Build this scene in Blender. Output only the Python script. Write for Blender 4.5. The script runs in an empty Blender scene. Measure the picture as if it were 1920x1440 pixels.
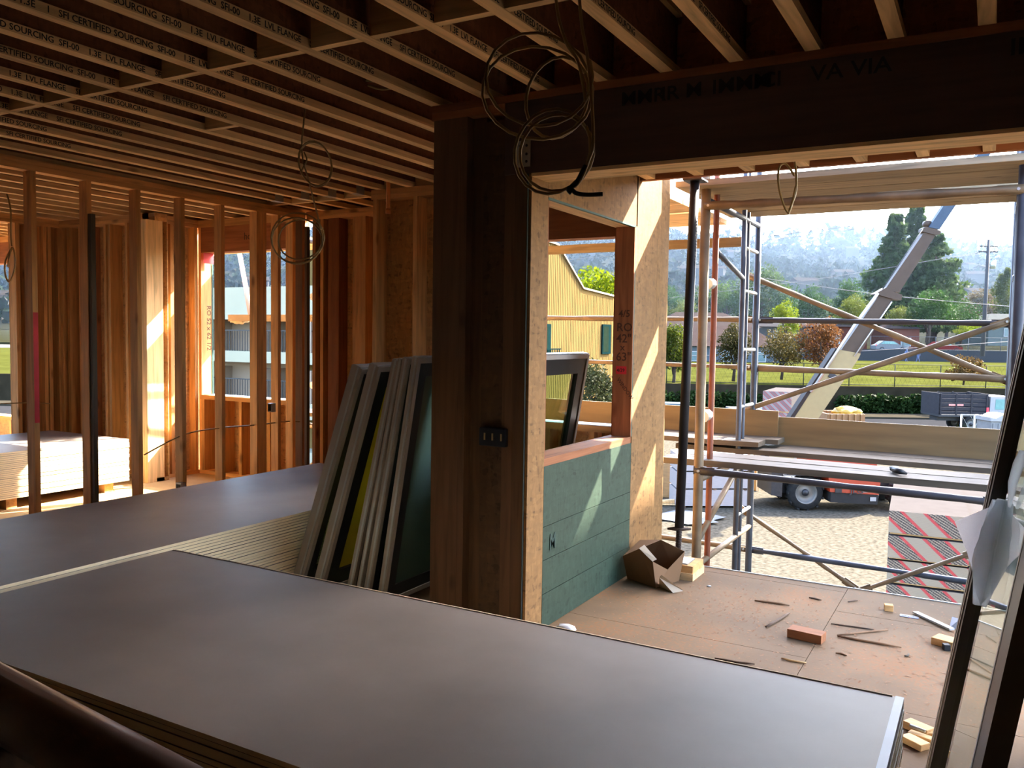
import bpy, bmesh, math, random
from mathutils import Vector, Matrix
random.seed(7)
S = bpy.context.scene
COL = S.collection
PI = math.pi

# ------------------------------------------------------------------ camera, sky, sun, exposure
CAM = Vector((0, 0, 1.5))
FPX = 1585.13
RV = Vector((0.86978796, 0.49320344, 0.01480772))
UV_ = Vector((-0.04038265, 0.04124324, 0.99833273))
FV = Vector((-0.49177042, 0.86893576, -0.05578973))
cd = bpy.data.cameras.new('camera'); cam = bpy.data.objects.new('camera', cd); COL.objects.link(cam)
cd.sensor_width = 36.0; cd.lens = FPX / 1920 * 36.0; cd.clip_start = 0.03; cd.clip_end = 3000
m = Matrix(((RV.x, UV_.x, -FV.x, 0), (RV.y, UV_.y, -FV.y, 0), (RV.z, UV_.z, -FV.z, CAM.z), (0, 0, 0, 1)))
cam.matrix_world = m
S.camera = cam
S.view_settings.view_transform = 'Standard'; S.view_settings.look = 'None'
S.view_settings.gamma = 1.0; S.view_settings.use_curve_mapping = False
S.view_settings.exposure = 3.55
S.cycles.max_bounces = 14; S.cycles.diffuse_bounces = 8; S.cycles.glossy_bounces = 6
S.cycles.transmission_bounces = 8; S.cycles.transparent_max_bounces = 16; S.cycles.volume_bounces = 1
S.cycles.sample_clamp_indirect = 6.0; S.cycles.use_denoising = True
S.cycles.caustics_reflective = False; S.cycles.caustics_refractive = False

SUN_DIR = Vector((0.49, 1.0, 0.93)).normalized()
w = bpy.data.worlds.new('sky'); S.world = w; w.use_nodes = True
nt = w.node_tree; bg = nt.nodes['Background']
sk = nt.nodes.new('ShaderNodeTexSky'); sk.sky_type = 'NISHITA'; sk.sun_disc = False
sk.sun_elevation = math.asin(SUN_DIR.z); sk.sun_rotation = math.atan2(SUN_DIR.x, SUN_DIR.y)
sk.air_density = 1.0; sk.dust_density = 2.5; sk.ozone_density = 2.0; sk.altitude = 20
nt.links.new(sk.outputs[0], bg.inputs[0]); bg.inputs[1].default_value = 0.25
sd = bpy.data.lights.new('sun', 'SUN'); sd.energy = 5.0; sd.angle = 0.009; sd.color = (1.0, 0.90, 0.74)
so = bpy.data.objects.new('sun', sd); COL.objects.link(so)
so.rotation_euler = SUN_DIR.to_track_quat('Z', 'Y').to_euler(); so.location = (30, 60, 60)


def ray(px, py):
    return RV * ((px - 960) / FPX) - UV_ * ((py - 720) / FPX) + FV
def W(px, py, axis, val):            # a point of the photograph on a plane x, y or z = val
    d = ray(px, py); t = (val - CAM[axis]) / d[axis]; return CAM + d * t
def D(px, py, dep):                  # a point of the photograph at a distance along the view
    return CAM + ray(px, py) * dep
GZ = -3.7                            # the yard
YAW = math.radians(29.5)
UX = Vector((math.cos(YAW), math.sin(YAW), 0)); VX = Vector((-math.sin(YAW), math.cos(YAW), 0)); ZX = Vector((0, 0, 1))
def site(u, v, z=0):                 # yard frame: u along the street, v away from the building
    return UX * u + VX * v + ZX * z

# ------------------------------------------------------------------ materials
MATS = {}
def newmat(name):
    mt = bpy.data.materials.new(name); mt.use_nodes = True
    t = mt.node_tree; b = t.nodes['Principled BSDF']
    return mt, t, b
def N(t, typ, **kw):
    n = t.nodes.new(typ)
    for k, v in kw.items():
        if hasattr(n, k): setattr(n, k, v)
        else: n.inputs[k].default_value = v
    return n
def coords(t, scale=(1, 1, 1), gen=False):
    tc = N(t, 'ShaderNodeTexCoord'); oi = N(t, 'ShaderNodeObjectInfo')
    ml = N(t, 'ShaderNodeVectorMath', operation='SCALE'); ml.inputs['Scale'].default_value = 17.0
    cb = N(t, 'ShaderNodeCombineXYZ')
    for k in range(3): t.links.new(oi.outputs['Random'], cb.inputs[k])
    t.links.new(cb.outputs[0], ml.inputs[0])
    ad = N(t, 'ShaderNodeVectorMath', operation='ADD')
    t.links.new(tc.outputs['Object'], ad.inputs[0]); t.links.new(ml.outputs[0], ad.inputs[1])
    mp = N(t, 'ShaderNodeMapping'); mp.inputs['Scale'].default_value = scale
    t.links.new(ad.outputs[0], mp.inputs[0])
    return mp.outputs[0], oi
def ramp(t, fac, stops):
    r = N(t, 'ShaderNodeValToRGB'); e = r.color_ramp.elements
    e[0].position = stops[0][0]; e[0].color = (*stops[0][1], 1)
    e[1].position = stops[-1][0]; e[1].color = (*stops[-1][1], 1)
    for p, c in stops[1:-1]:
        x = e.new(p); x.color = (*c, 1)
    t.links.new(fac, r.inputs[0]); return r.outputs[0]
def sc(c, f): return tuple(max(0, min(1, x * f)) for x in c)
def bump(t, b, h, strength=0.2, dist=0.01):
    bp = N(t, 'ShaderNodeBump'); bp.inputs['Strength'].default_value = strength; bp.inputs['Distance'].default_value = dist
    t.links.new(h, bp.inputs['Height']); t.links.new(bp.outputs[0], b.inputs['Normal'])
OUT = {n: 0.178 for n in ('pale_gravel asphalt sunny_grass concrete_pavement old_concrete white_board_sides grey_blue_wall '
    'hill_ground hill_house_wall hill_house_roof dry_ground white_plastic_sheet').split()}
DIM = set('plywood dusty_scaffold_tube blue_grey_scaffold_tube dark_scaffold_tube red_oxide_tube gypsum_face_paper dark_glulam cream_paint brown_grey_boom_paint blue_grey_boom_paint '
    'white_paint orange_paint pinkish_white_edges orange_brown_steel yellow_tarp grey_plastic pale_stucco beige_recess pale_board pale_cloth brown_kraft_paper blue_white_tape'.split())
def plain(name, c, rough=0.6, metal=0.0, var=0.12, scale=6.0, bmp=0.08, spec=0.5, stretch=(1, 1, 1)):
    if name in MATS: return MATS[name]
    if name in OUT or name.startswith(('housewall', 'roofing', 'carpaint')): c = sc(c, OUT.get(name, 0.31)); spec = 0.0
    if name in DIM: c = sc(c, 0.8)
    mt, t, b = newmat(name)
    v, oi = coords(t, stretch)
    n = N(t, 'ShaderNodeTexNoise'); n.inputs['Scale'].default_value = scale; n.inputs['Detail'].default_value = 5
    t.links.new(v, n.inputs['Vector'])
    t.links.new(ramp(t, n.outputs['Fac'], [(0.3, sc(c, 1 - var)), (0.7, sc(c, 1 + var))]), b.inputs['Base Color'])
    b.inputs['Roughness'].default_value = rough; b.inputs['Metallic'].default_value = metal
    b.inputs['Specular IOR Level'].default_value = spec
    if bmp: bump(t, b, n.outputs['Fac'], bmp)
    MATS[name] = mt; return mt
def wood(axis, tone='fir'):
    name = 'wood_%s_%s' % (tone, 'xyz'[axis])
    if name in MATS: return MATS[name]
    c = {'fir': (0.62, 0.33, 0.125), 'pale': (0.70, 0.47, 0.24), 'red': (0.32, 0.125, 0.055), 'grey': (0.10, 0.077, 0.054), 'tan': (0.25, 0.185, 0.11), 'dark': (0.10, 0.053, 0.028), 'brown': (0.115, 0.060, 0.033)}[tone]  # brown: column wood with its shade put into the colour
    mt, t, b = newmat(name)
    s = [9.0, 9.0, 9.0]; s[axis] = 0.7
    v, oi = coords(t, tuple(s))
    n = N(t, 'ShaderNodeTexNoise'); n.inputs['Scale'].default_value = 3.0; n.inputs['Detail'].default_value = 6; n.inputs['Distortion'].default_value = 0.6
    t.links.new(v, n.inputs['Vector'])
    col = ramp(t, n.outputs['Fac'], [(0.28, sc(c, 0.66)), (0.5, c), (0.72, sc(c, 1.22))])
    s2 = [5.0, 5.0, 5.0]; s2[axis] = 2.0
    v2, _ = coords(t, tuple(s2))
    k = N(t, 'ShaderNodeTexVoronoi'); k.inputs['Scale'].default_value = 0.9; t.links.new(v2, k.inputs['Vector'])
    kr = ramp(t, k.outputs['Distance'], [(0.05, (0.32, 0.25, 0.2)), (0.13, (1, 1, 1))])
    mx = N(t, 'ShaderNodeMix', data_type='RGBA', blend_type='MULTIPLY'); mx.inputs[0].default_value = 0.85
    t.links.new(col, mx.inputs[6]); t.links.new(kr, mx.inputs[7])
    hs = N(t, 'ShaderNodeHueSaturation')
    mr = N(t, 'ShaderNodeMapRange'); mr.inputs[3].default_value = 0.78; mr.inputs[4].default_value = 1.18
    t.links.new(oi.outputs['Random'], mr.inputs[0]); t.links.new(mr.outputs[0], hs.inputs['Value'])
    t.links.new(mx.outputs[2], hs.inputs['Color']); t.links.new(hs.outputs[0], b.inputs['Base Color'])
    b.inputs['Roughness'].default_value = 0.72; b.inputs['Specular IOR Level'].default_value = 0.25
    bump(t, b, n.outputs['Fac'], 0.15, 0.004)
    MATS[name] = mt; return mt
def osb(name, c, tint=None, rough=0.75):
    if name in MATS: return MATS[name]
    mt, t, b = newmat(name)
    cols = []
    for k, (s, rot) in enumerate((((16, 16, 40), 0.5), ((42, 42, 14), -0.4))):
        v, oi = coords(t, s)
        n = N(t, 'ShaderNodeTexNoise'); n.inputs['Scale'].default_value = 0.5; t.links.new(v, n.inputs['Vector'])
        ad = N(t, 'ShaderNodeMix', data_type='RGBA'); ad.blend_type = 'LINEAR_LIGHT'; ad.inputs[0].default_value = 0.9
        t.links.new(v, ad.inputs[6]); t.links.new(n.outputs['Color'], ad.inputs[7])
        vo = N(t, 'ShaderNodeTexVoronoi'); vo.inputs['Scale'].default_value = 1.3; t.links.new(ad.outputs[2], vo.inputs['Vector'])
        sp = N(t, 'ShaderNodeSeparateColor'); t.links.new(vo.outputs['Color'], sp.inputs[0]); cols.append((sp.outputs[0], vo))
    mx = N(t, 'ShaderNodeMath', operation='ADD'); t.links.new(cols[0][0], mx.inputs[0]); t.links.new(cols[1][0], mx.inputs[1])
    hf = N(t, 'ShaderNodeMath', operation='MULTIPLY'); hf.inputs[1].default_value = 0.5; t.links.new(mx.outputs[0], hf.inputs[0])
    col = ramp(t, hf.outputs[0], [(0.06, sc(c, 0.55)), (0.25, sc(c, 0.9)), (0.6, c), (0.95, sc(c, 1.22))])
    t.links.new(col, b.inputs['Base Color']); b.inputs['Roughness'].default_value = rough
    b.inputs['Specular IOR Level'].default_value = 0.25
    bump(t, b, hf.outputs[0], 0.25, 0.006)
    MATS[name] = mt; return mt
def leafmat(name, c, trans=0.45):
    k_ = 0.10 if 'hill' in name or 'crest' in name else 0.215
    c = (c[0] * k_, c[1] * k_, c[2] * k_ * 0.7)
    if name in MATS: return MATS[name]
    mt, t, b = newmat(name)
    tc = N(t, 'ShaderNodeTexCoord'); n = N(t, 'ShaderNodeTexNoise'); n.inputs['Scale'].default_value = 0.9; n.inputs['Detail'].default_value = 4
    t.links.new(tc.outputs['Object'], n.inputs['Vector'])
    col = ramp(t, n.outputs['Fac'], [(0.3, sc(c, 0.6)), (0.7, sc(c, 1.35))])
    t.links.new(col, b.inputs['Base Color']); b.inputs['Roughness'].default_value = 0.6; b.inputs['Specular IOR Level'].default_value = 0.0 if k_ < 0.2 else 0.04
    tr = N(t, 'ShaderNodeBsdfTranslucent'); t.links.new(col, tr.inputs[0])
    ms = N(t, 'ShaderNodeMixShader'); ms.inputs[0].default_value = trans
    t.links.new(b.outputs[0], ms.inputs[1]); t.links.new(tr.outputs[0], ms.inputs[2])
    t.links.new(ms.outputs[0], t.nodes['Material Output'].inputs[0])
    MATS[name] = mt; return mt
def glassmat(name, tint=(0.75, 0.85, 0.8), refl=1.0):
    if name in MATS: return MATS[name]
    mt, t, b = newmat(name); t.nodes.remove(b)
    tr = N(t, 'ShaderNodeBsdfTransparent'); tr.inputs[0].default_value = (*tint, 1)
    gl = N(t, 'ShaderNodeBsdfGlossy'); gl.inputs['Roughness'].default_value = 0.02
    gl.inputs[0].default_value = (refl, refl, refl, 1)
    fr = N(t, 'ShaderNodeFresnel'); fr.inputs[0].default_value = 1.55
    ge = N(t, 'ShaderNodeNewGeometry'); iv = N(t, 'ShaderNodeMath', operation='SUBTRACT'); iv.inputs[0].default_value = 1.0
    t.links.new(ge.outputs['Backfacing'], iv.inputs[1])
    mu = N(t, 'ShaderNodeMath', operation='MULTIPLY'); t.links.new(fr.outputs[0], mu.inputs[0]); t.links.new(iv.outputs[0], mu.inputs[1])
    ms = N(t, 'ShaderNodeMixShader'); t.links.new(mu.outputs[0], ms.inputs[0])
    t.links.new(tr.outputs[0], ms.inputs[1]); t.links.new(gl.outputs[0], ms.inputs[2])
    t.links.new(ms.outputs[0], t.nodes['Material Output'].inputs[0])
    MATS[name] = mt; return mt
def stripes(name, mode):
    """printed end wrap of a gypsum board bundle: slanted red bands, dark dashes between them"""
    if name in MATS: return MATS[name]
    mt, t, b = newmat(name)
    tc = N(t, 'ShaderNodeTexCoord'); sx = N(t, 'ShaderNodeSeparateXYZ'); t.links.new(tc.outputs['Object'], sx.inputs[0])
    def ma(op, a, c=None):
        n = N(t, 'ShaderNodeMath', operation=op)
        for i, q in enumerate((a, c)):
            if q is None: continue
            if isinstance(q, (int, float)): n.inputs[i].default_value = q
            else: t.links.new(q, n.inputs[i])
        return n.outputs[0]
    x, z = sx.outputs[0], sx.outputs[2]
    per = 0.66 if mode == 'near' else 0.34
    zq = ma('MULTIPLY', ma('FLOOR', ma('DIVIDE', z, 0.0159)), 0.0159) if mode == 'near' else z
    s = ma('FRACT', ma('DIVIDE', ma('ADD', x, ma('MULTIPLY', zq, 1.05)), per))
    paper = (0.28, 0.235, 0.17) if mode == 'near' else (0.15, 0.135, 0.13)
    red = (0.42, 0.035, 0.04) if mode == 'near' else (0.20, 0.03, 0.03)
    if mode == 'near':
        r = N(t, 'ShaderNodeValToRGB'); e = r.color_ramp; e.interpolation = 'CONSTANT'
        t.links.new(s, r.inputs[0])
        e.elements[0].position = 0; e.elements[0].color = (*paper, 1)
        e.elements[1].position = 0.42; e.elements[1].color = (*red, 1)
        q = e.elements.new(0.52); q.color = (0, 0, 0, 1)
        q = e.elements.new(0.90); q.color = (*red, 1)
        # dark dashes inside the band
        row = ma('FLOOR', ma('DIVIDE', z, 0.0159))
        ck = ma('FRACT', ma('ADD', ma('MULTIPLY', x, 14.0), ma('MULTIPLY', row, 0.37)))
        dash = ma('GREATER_THAN', ck, 0.42)
        dc = N(t, 'ShaderNodeMix', data_type='RGBA'); t.links.new(dash, dc.inputs[0])
        dc.inputs[6].default_value = (*paper, 1); dc.inputs[7].default_value = (0.035, 0.03, 0.03, 1)
        inb = ma('MULTIPLY', ma('GREATER_THAN', s, 0.52), ma('LESS_THAN', s, 0.90))
        mx = N(t, 'ShaderNodeMix', data_type='RGBA'); t.links.new(inb, mx.inputs[0])
        t.links.new(r.outputs[0], mx.inputs[6]); t.links.new(dc.outputs[2], mx.inputs[7])
        out = mx.outputs[2]
        ed = ma('GREATER_THAN', ma('FRACT', ma('DIVIDE', z, 0.0159)), 0.14)
        m2 = N(t, 'ShaderNodeMix', data_type='RGBA'); t.links.new(ed, m2.inputs[0]); m2.inputs[6].default_value = (0.2, 0.15, 0.12, 1)
        t.links.new(out, m2.inputs[7]); out = m2.outputs[2]
    else:
        r = N(t, 'ShaderNodeValToRGB'); e = r.color_ramp; e.interpolation = 'CONSTANT'
        t.links.new(s, r.inputs[0])
        e.elements[0].position = 0; e.elements[0].color = (*paper, 1)
        e.elements[1].position = 0.40; e.elements[1].color = (*red, 1)
        q = e.elements.new(0.50); q.color = (0.11, 0.07, 0.07, 1)
        q = e.elements.new(0.90); q.color = (*red, 1)
        out = r.outputs[0]
    t.links.new(out, b.inputs['Base Color']); b.inputs['Roughness'].default_value = 0.8
    MATS[name] = mt; return mt

M_OSB = osb('osb_bare', (0.58, 0.35, 0.155))
M_OSBW = osb('osb_weathered', (0.235, 0.125, 0.047))
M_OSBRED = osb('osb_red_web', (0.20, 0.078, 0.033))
M_GREEN = osb('osb_green_coated', (0.027, 0.050, 0.033), rough=0.6)
M_FLOORIN = plain('inner_floor_panels', (0.46, 0.31, 0.16), 0.7, var=0.12, scale=3.5, stretch=(0.5, 2, 2))
def deckmat():
    mt, t, b = newmat('dusty_deck'); tc = N(t, 'ShaderNodeTexCoord'); g = N(t, 'ShaderNodeNewGeometry')
    a = N(t, 'ShaderNodeTexNoise'); a.inputs['Scale'].default_value = 1.6; a.inputs['Detail'].default_value = 6; t.links.new(g.outputs['Position'], a.inputs['Vector'])
    c = N(t, 'ShaderNodeTexNoise'); c.inputs['Scale'].default_value = 55; c.inputs['Detail'].default_value = 4; t.links.new(g.outputs['Position'], c.inputs['Vector'])
    base = ramp(t, a.outputs['Fac'], [(0.35, (0.15, 0.095, 0.053)), (0.6, (0.20, 0.122, 0.064))])
    su = N(t, 'ShaderNodeMath', operation='MULTIPLY_ADD'); t.links.new(a.outputs['Fac'], su.inputs[0]); su.inputs[1].default_value = 1.1; t.links.new(c.outputs['Fac'], su.inputs[2])
    mr = N(t, 'ShaderNodeMapRange'); mr.inputs[1].default_value = 1.10; mr.inputs[2].default_value = 1.30; t.links.new(su.outputs[0], mr.inputs[0])
    mx = N(t, 'ShaderNodeMix', data_type='RGBA'); t.links.new(mr.outputs[0], mx.inputs[0]); t.links.new(base, mx.inputs[6]); mx.inputs[7].default_value = (0.25, 0.118, 0.05, 1)
    t.links.new(mx.outputs[2], b.inputs['Base Color']); b.inputs['Roughness'].default_value = 0.75; b.inputs['Specular IOR Level'].default_value = 0.2
    bump(t, b, c.outputs['Fac'], 0.15, 0.003); return mt
M_DECK = deckmat()
M_PLY = plain('plywood', (0.21, 0.132, 0.055), 0.7, var=0.2, scale=2.5, stretch=(0.6, 3, 6))
M_PLANK = wood(0, 'grey')
M_PAPER = plain('gypsum_face_paper', (0.365, 0.30, 0.262), 0.5, var=0.10, scale=3.0, bmp=0.02, spec=0.22)
M_EDGE = plain('gypsum_edge', (0.86, 0.72, 0.48), 0.8, var=0.06, scale=12)
M_TAPE = plain('blue_white_tape', (0.50, 0.58, 0.74), 0.5, var=0.08)
M_STEEL = plain('galvanised_steel', (0.42, 0.44, 0.46), 0.4, 0.8, 0.15)
M_TUBE = plain('dusty_scaffold_tube', (0.20, 0.135, 0.075), 0.6, 0.25, 0.35, 5)
M_TUBEB = plain('blue_grey_scaffold_tube', (0.07, 0.08, 0.105), 0.5, 0.5, 0.3, 6)
M_TUBED = plain('dark_scaffold_tube', (0.06, 0.055, 0.06), 0.5, 0.5, 0.3, 6)
M_RUST = plain('red_oxide_tube', (0.22, 0.06, 0.025), 0.6, 0.2, 0.35, 5)
M_BLACK = plain('black_steel', (0.014, 0.014, 0.017), 0.5, 0.4, 0.3, 10)
M_RUBBER = plain('tyre_rubber', (0.011, 0.011, 0.011), 0.9, 0, 0.25, 10, 0.3, 0.1)
M_RIM = plain('wheel_rim', (0.09, 0.087, 0.08), 0.5, 0.2)
M_ORANGE = plain('orange_paint', (0.24, 0.02, 0.004), 0.35, 0, 0.06)
M_CREAM = plain('cream_paint', (0.19, 0.142, 0.06), 0.4, 0, 0.06)
M_BOOM = plain('brown_grey_boom_paint', (0.055, 0.038, 0.028), 0.5, 0.0, 0.08, spec=0.15)
M_BOOMB = plain('blue_grey_boom_paint', (0.035, 0.055, 0.085), 0.5, 0.0, 0.08, spec=0.15)
M_FRAMEW = plain('grey_window_frame', (0.34, 0.30, 0.27), 0.45, 0, 0.06)
M_SASH = plain('black_window_sash', (0.012, 0.012, 0.013), 0.35, 0, 0.1)
M_GLASS = glassmat('window_glass', (0.62, 0.74, 0.62))
def tintglass(name, tint, c, f):
    mt = glassmat(name, tint); t = mt.node_tree; out = t.nodes['Material Output']; src = out.inputs[0].links[0].from_socket
    d = N(t, 'ShaderNodeBsdfDiffuse'); d.inputs[0].default_value = (*c, 1); tr = N(t, 'ShaderNodeBsdfTranslucent'); tr.inputs[0].default_value = (*c, 1)
    a = N(t, 'ShaderNodeMixShader'); a.inputs[0].default_value = 0.5; t.links.new(d.outputs[0], a.inputs[1]); t.links.new(tr.outputs[0], a.inputs[2])
    m = N(t, 'ShaderNodeMixShader'); m.inputs[0].default_value = f; t.links.new(src, m.inputs[1]); t.links.new(a.outputs[0], m.inputs[2]); t.links.new(m.outputs[0], out.inputs[0]); return mt
M_PANEY = tintglass('yellow_reflection_pane', (0.8, 0.75, 0.3), (0.85, 0.66, 0.07), 0.8)  # reflected yellow of the tan building put into the pane's colour
M_PANEG = tintglass('green_tinted_pane', (0.4, 0.55, 0.45), (0.20, 0.30, 0.25), 0.5)
M_GLASS2 = glassmat('door_glass', (0.70, 0.76, 0.70))
M_FOAM = plain('grey_plastic_wrap', (0.60, 0.63, 0.68), 0.35, 0, 0.35, 9, 0.5)
M_CARD = plain('pale_card', (0.62, 0.58, 0.56), 0.7, 0, 0.05)
M_KRAFT = plain('brown_kraft_paper', (0.20, 0.10, 0.042), 0.65, 0, 0.08, 5, 0.1)
M_CABLE = plain('tan_cable_jacket', (0.33, 0.225, 0.09), 0.32, 0, 0.12)
M_CPVC = plain('orange_plastic_pipe', (0.62, 0.21, 0.04), 0.4, 0, 0.05)
M_INK = plain('black_ink', (0.012, 0.012, 0.014), 0.8, 0, 0.05, bmp=0)
M_INKR = plain('brown_marker_ink', (0.10, 0.04, 0.02), 0.8, 0, 0.05, bmp=0)
M_REDP = plain('red_spray_paint', (0.60, 0.02, 0.035), 0.6, 0, 0.2)
M_WHITE = plain('white_paint', (0.22, 0.22, 0.225), 0.4, 0, 0.04)

# ------------------------------------------------------------------ mesh helpers
class MB:
    def __init__(s): s.v = []; s.f = []; s.sm = []
    def add(s, vs, fs, smooth=False):
        o = len(s.v); s.v += [Vector(p) for p in vs]
        for f in fs: s.f.append([o + i for i in f]); s.sm.append(smooth)
        return s
    def box(s, x0, x1, y0, y1, z0, z1):
        return s.hexa([(x0, y0, z0), (x1, y0, z0), (x1, y1, z0), (x0, y1, z0), (x0, y0, z1), (x1, y0, z1), (x1, y1, z1), (x0, y1, z1)])
    def hexa(s, p):
        return s.add(p, [(3, 2, 1, 0), (4, 5, 6, 7), (0, 1, 5, 4), (1, 2, 6, 5), (2, 3, 7, 6), (3, 0, 4, 7)])
    def obox(s, c, a, b, d):          # centre and three half-axes
        c = Vector(c); a = Vector(a); b = Vector(b); d = Vector(d)
        if a.cross(b).dot(d) < 0: d = -d
        return s.hexa([c - a - b - d, c + a - b - d, c + a + b - d, c - a + b - d, c - a - b + d, c + a - b + d, c + a + b + d, c - a + b + d])
    def beam(s, p, q, wd, ht, up=(0, 0, 1)):
        p = Vector(p); q = Vector(q); d = (q - p); up = Vector(up)
        side = d.cross(up).normalized(); u2 = side.cross(d).normalized()
        return s.obox((p + q) / 2, d / 2, side * wd / 2, u2 * ht / 2)
    def tube(s, pts, r, n=8, closed=False):
        pts = [Vector(p) for p in pts]; k = len(pts); rr = r if isinstance(r, (list, tuple)) else [r] * k
        ref = Vector((0.31, 0.17, 0.94)); vs = []; prev = None
        for i, p in enumerate(pts):
            if closed: d = pts[(i + 1) % k] - pts[i - 1]
            else: d = pts[min(i + 1, k - 1)] - pts[max(i - 1, 0)]
            d.normalize()
            a = prev - d * prev.dot(d) if prev is not None else d.cross(ref)
            if a.length < 1e-5: a = d.cross(Vector((1, 0, 0)))
            a.normalize(); prev = a; b = d.cross(a)
            for j in range(n):
                t = 2 * PI * j / n; vs.append(p + (a * math.cos(t) + b * math.sin(t)) * rr[i])
        fs = []
        for i in range(k if closed else k - 1):
            for j in range(n):
                a0 = i * n + j; a1 = i * n + (j + 1) % n; b0 = ((i + 1) % k) * n + j; b1 = ((i + 1) % k) * n + (j + 1) % n
                fs.append((a0, a1, b1, b0))
        s.add(vs, fs, True)
        if not closed:
            o = len(s.v) - k * n
            s.f.append([o + j for j in reversed(range(n))]); s.f.append([o + (k - 1) * n + j for j in range(n)]); s.sm += [False, False]
        return s
    def lathe(s, c, axis, prof, n=24):        # profile (r, h) about an axis through c
        axis = Vector(axis).normalized(); a = axis.cross(Vector((0.3, 0.2, 0.93))).normalized(); b = axis.cross(a); c = Vector(c)
        vs = []; k = len(prof)
        for (r, h) in prof:
            for j in range(n):
                t = 2 * PI * j / n; vs.append(c + axis * h + (a * math.cos(t) + b * math.sin(t)) * r)
        fs = []
        for i in range(k - 1):
            for j in range(n):
                fs.append((i * n + j, i * n + (j + 1) % n, (i + 1) * n + (j + 1) % n, (i + 1) * n + j))
        return s.add(vs, fs, True)
    def prism(s, poly, ext):                  # planar polygon extruded by a vector
        k = len(poly); ext = Vector(ext); p = [Vector(q) for q in poly]
        nrm = Vector((0, 0, 0))
        for i in range(k): nrm += p[i].cross(p[(i + 1) % k])
        if nrm.dot(ext) > 0: p.reverse()
        vs = p + [q + ext for q in p]
        fs = [tuple(range(k)), tuple(reversed(range(k, 2 * k)))] + [((i + 1) % k, i, k + i, k + (i + 1) % k) for i in range(k)]
        return s.add(vs, fs)
    def blob(s, c, rx, ry, rz, sub=2, jit=0.15, smooth=True):
        bm = bmesh.new(); bmesh.ops.create_icosphere(bm, subdivisions=sub, radius=1)
        c = Vector(c); vs = []
        for v in bm.verts:
            f = 1 + random.uniform(-jit, jit); vs.append(c + Vector((v.co.x * rx * f, v.co.y * ry * f, v.co.z * rz * f)))
        fs = [[v.index for v in f.verts] for f in bm.faces]; bm.free()
        return s.add(vs, fs, smooth)
    def build(s, name, mt, parent=None, bevel=0.0, kind=None, origin=None):
        lo = Vector((min(p.x for p in s.v), min(p.y for p in s.v), min(p.z for p in s.v)))
        hi = Vector((max(p.x for p in s.v), max(p.y for p in s.v), max(p.z for p in s.v)))
        o = Vector(origin) if origin is not None else Vector(((lo.x + hi.x) / 2, (lo.y + hi.y) / 2, lo.z))
        me = bpy.data.meshes.new(name); me.from_pydata([p - o for p in s.v], [], s.f)
        me.polygons.foreach_set('use_smooth', s.sm); me.materials.append(mt); me.update()
        ob = bpy.data.objects.new(name, me); COL.objects.link(ob)
        put(ob, o, parent)
        if bevel:
            bv = ob.modifiers.new('bevel', 'BEVEL'); bv.width = bevel; bv.segments = 2; bv.limit_method = 'ANGLE'
        if kind: ob['kind'] = kind
        return ob
def wloc(o):
    p = Vector((0, 0, 0))
    while o is not None: p += o.location; o = o.parent
    return p
def put(ob, world, parent):
    if parent is not None: ob.parent = parent; ob.location = Vector(world) - wloc(parent)
    else: ob.location = world
def tag(o, label, cat, group=None):
    o['label'] = label; o['category'] = cat
    if group: o['group'] = group
    return o
def thing(name, label, cat, loc, group=None):
    o = bpy.data.objects.new(name, None); o.empty_display_size = 0.1; COL.objects.link(o); o.location = loc
    return tag(o, label, cat, group)
def bx(name, mt, parent, *b, bevel=0.0, kind=None): return MB().box(*b).build(name, mt, parent, bevel, kind)
def struct(o): o['kind'] = 'structure'; return o
TEXTS = []
def text(name, body, size, mt, parent, origin, right, up, ext=0.0006, align='LEFT', sx=1.0):
    c = bpy.data.curves.new(name, 'FONT'); c.body = body; c.size = size; c.extrude = ext; c.align_x = align
    c.resolution_u = 2
    c.materials.append(mt); ob = bpy.data.objects.new(name, c); COL.objects.link(ob)
    r = Vector(right).normalized(); u = Vector(up); u = (u - r * u.dot(r)).normalized(); n = r.cross(u)
    TEXTS.append(ob); c.offset = size * 0.012
    ob.parent = parent
    off = Vector(origin) - (wloc(parent) if parent else Vector((0, 0, 0)))
    ob.matrix_local = Matrix.Translation(off) @ Matrix((r, u, n)).transposed().to_4x4() @ Matrix.Diagonal((sx, 1, 1, 1))
    return ob
MESHES = {}
def sharedbox(name, mt, parent, x0, x1, y0, y1, z0, z1, off=(0, 0, 0)):   # alike boxes share one mesh
    key = (mt.name, round(x1 - x0, 4), round(y1 - y0, 4), round(z1 - z0, 4))
    if key not in MESHES:
        o = MB().box(x0, x1, y0, y1, z0, z1).build(name, mt, parent); MESHES[key] = o.data; return o
    ob = bpy.data.objects.new(name, MESHES[key]); COL.objects.link(ob)
    put(ob, ((x0 + x1) / 2, (y0 + y1) / 2, z0), parent); return ob

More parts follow.
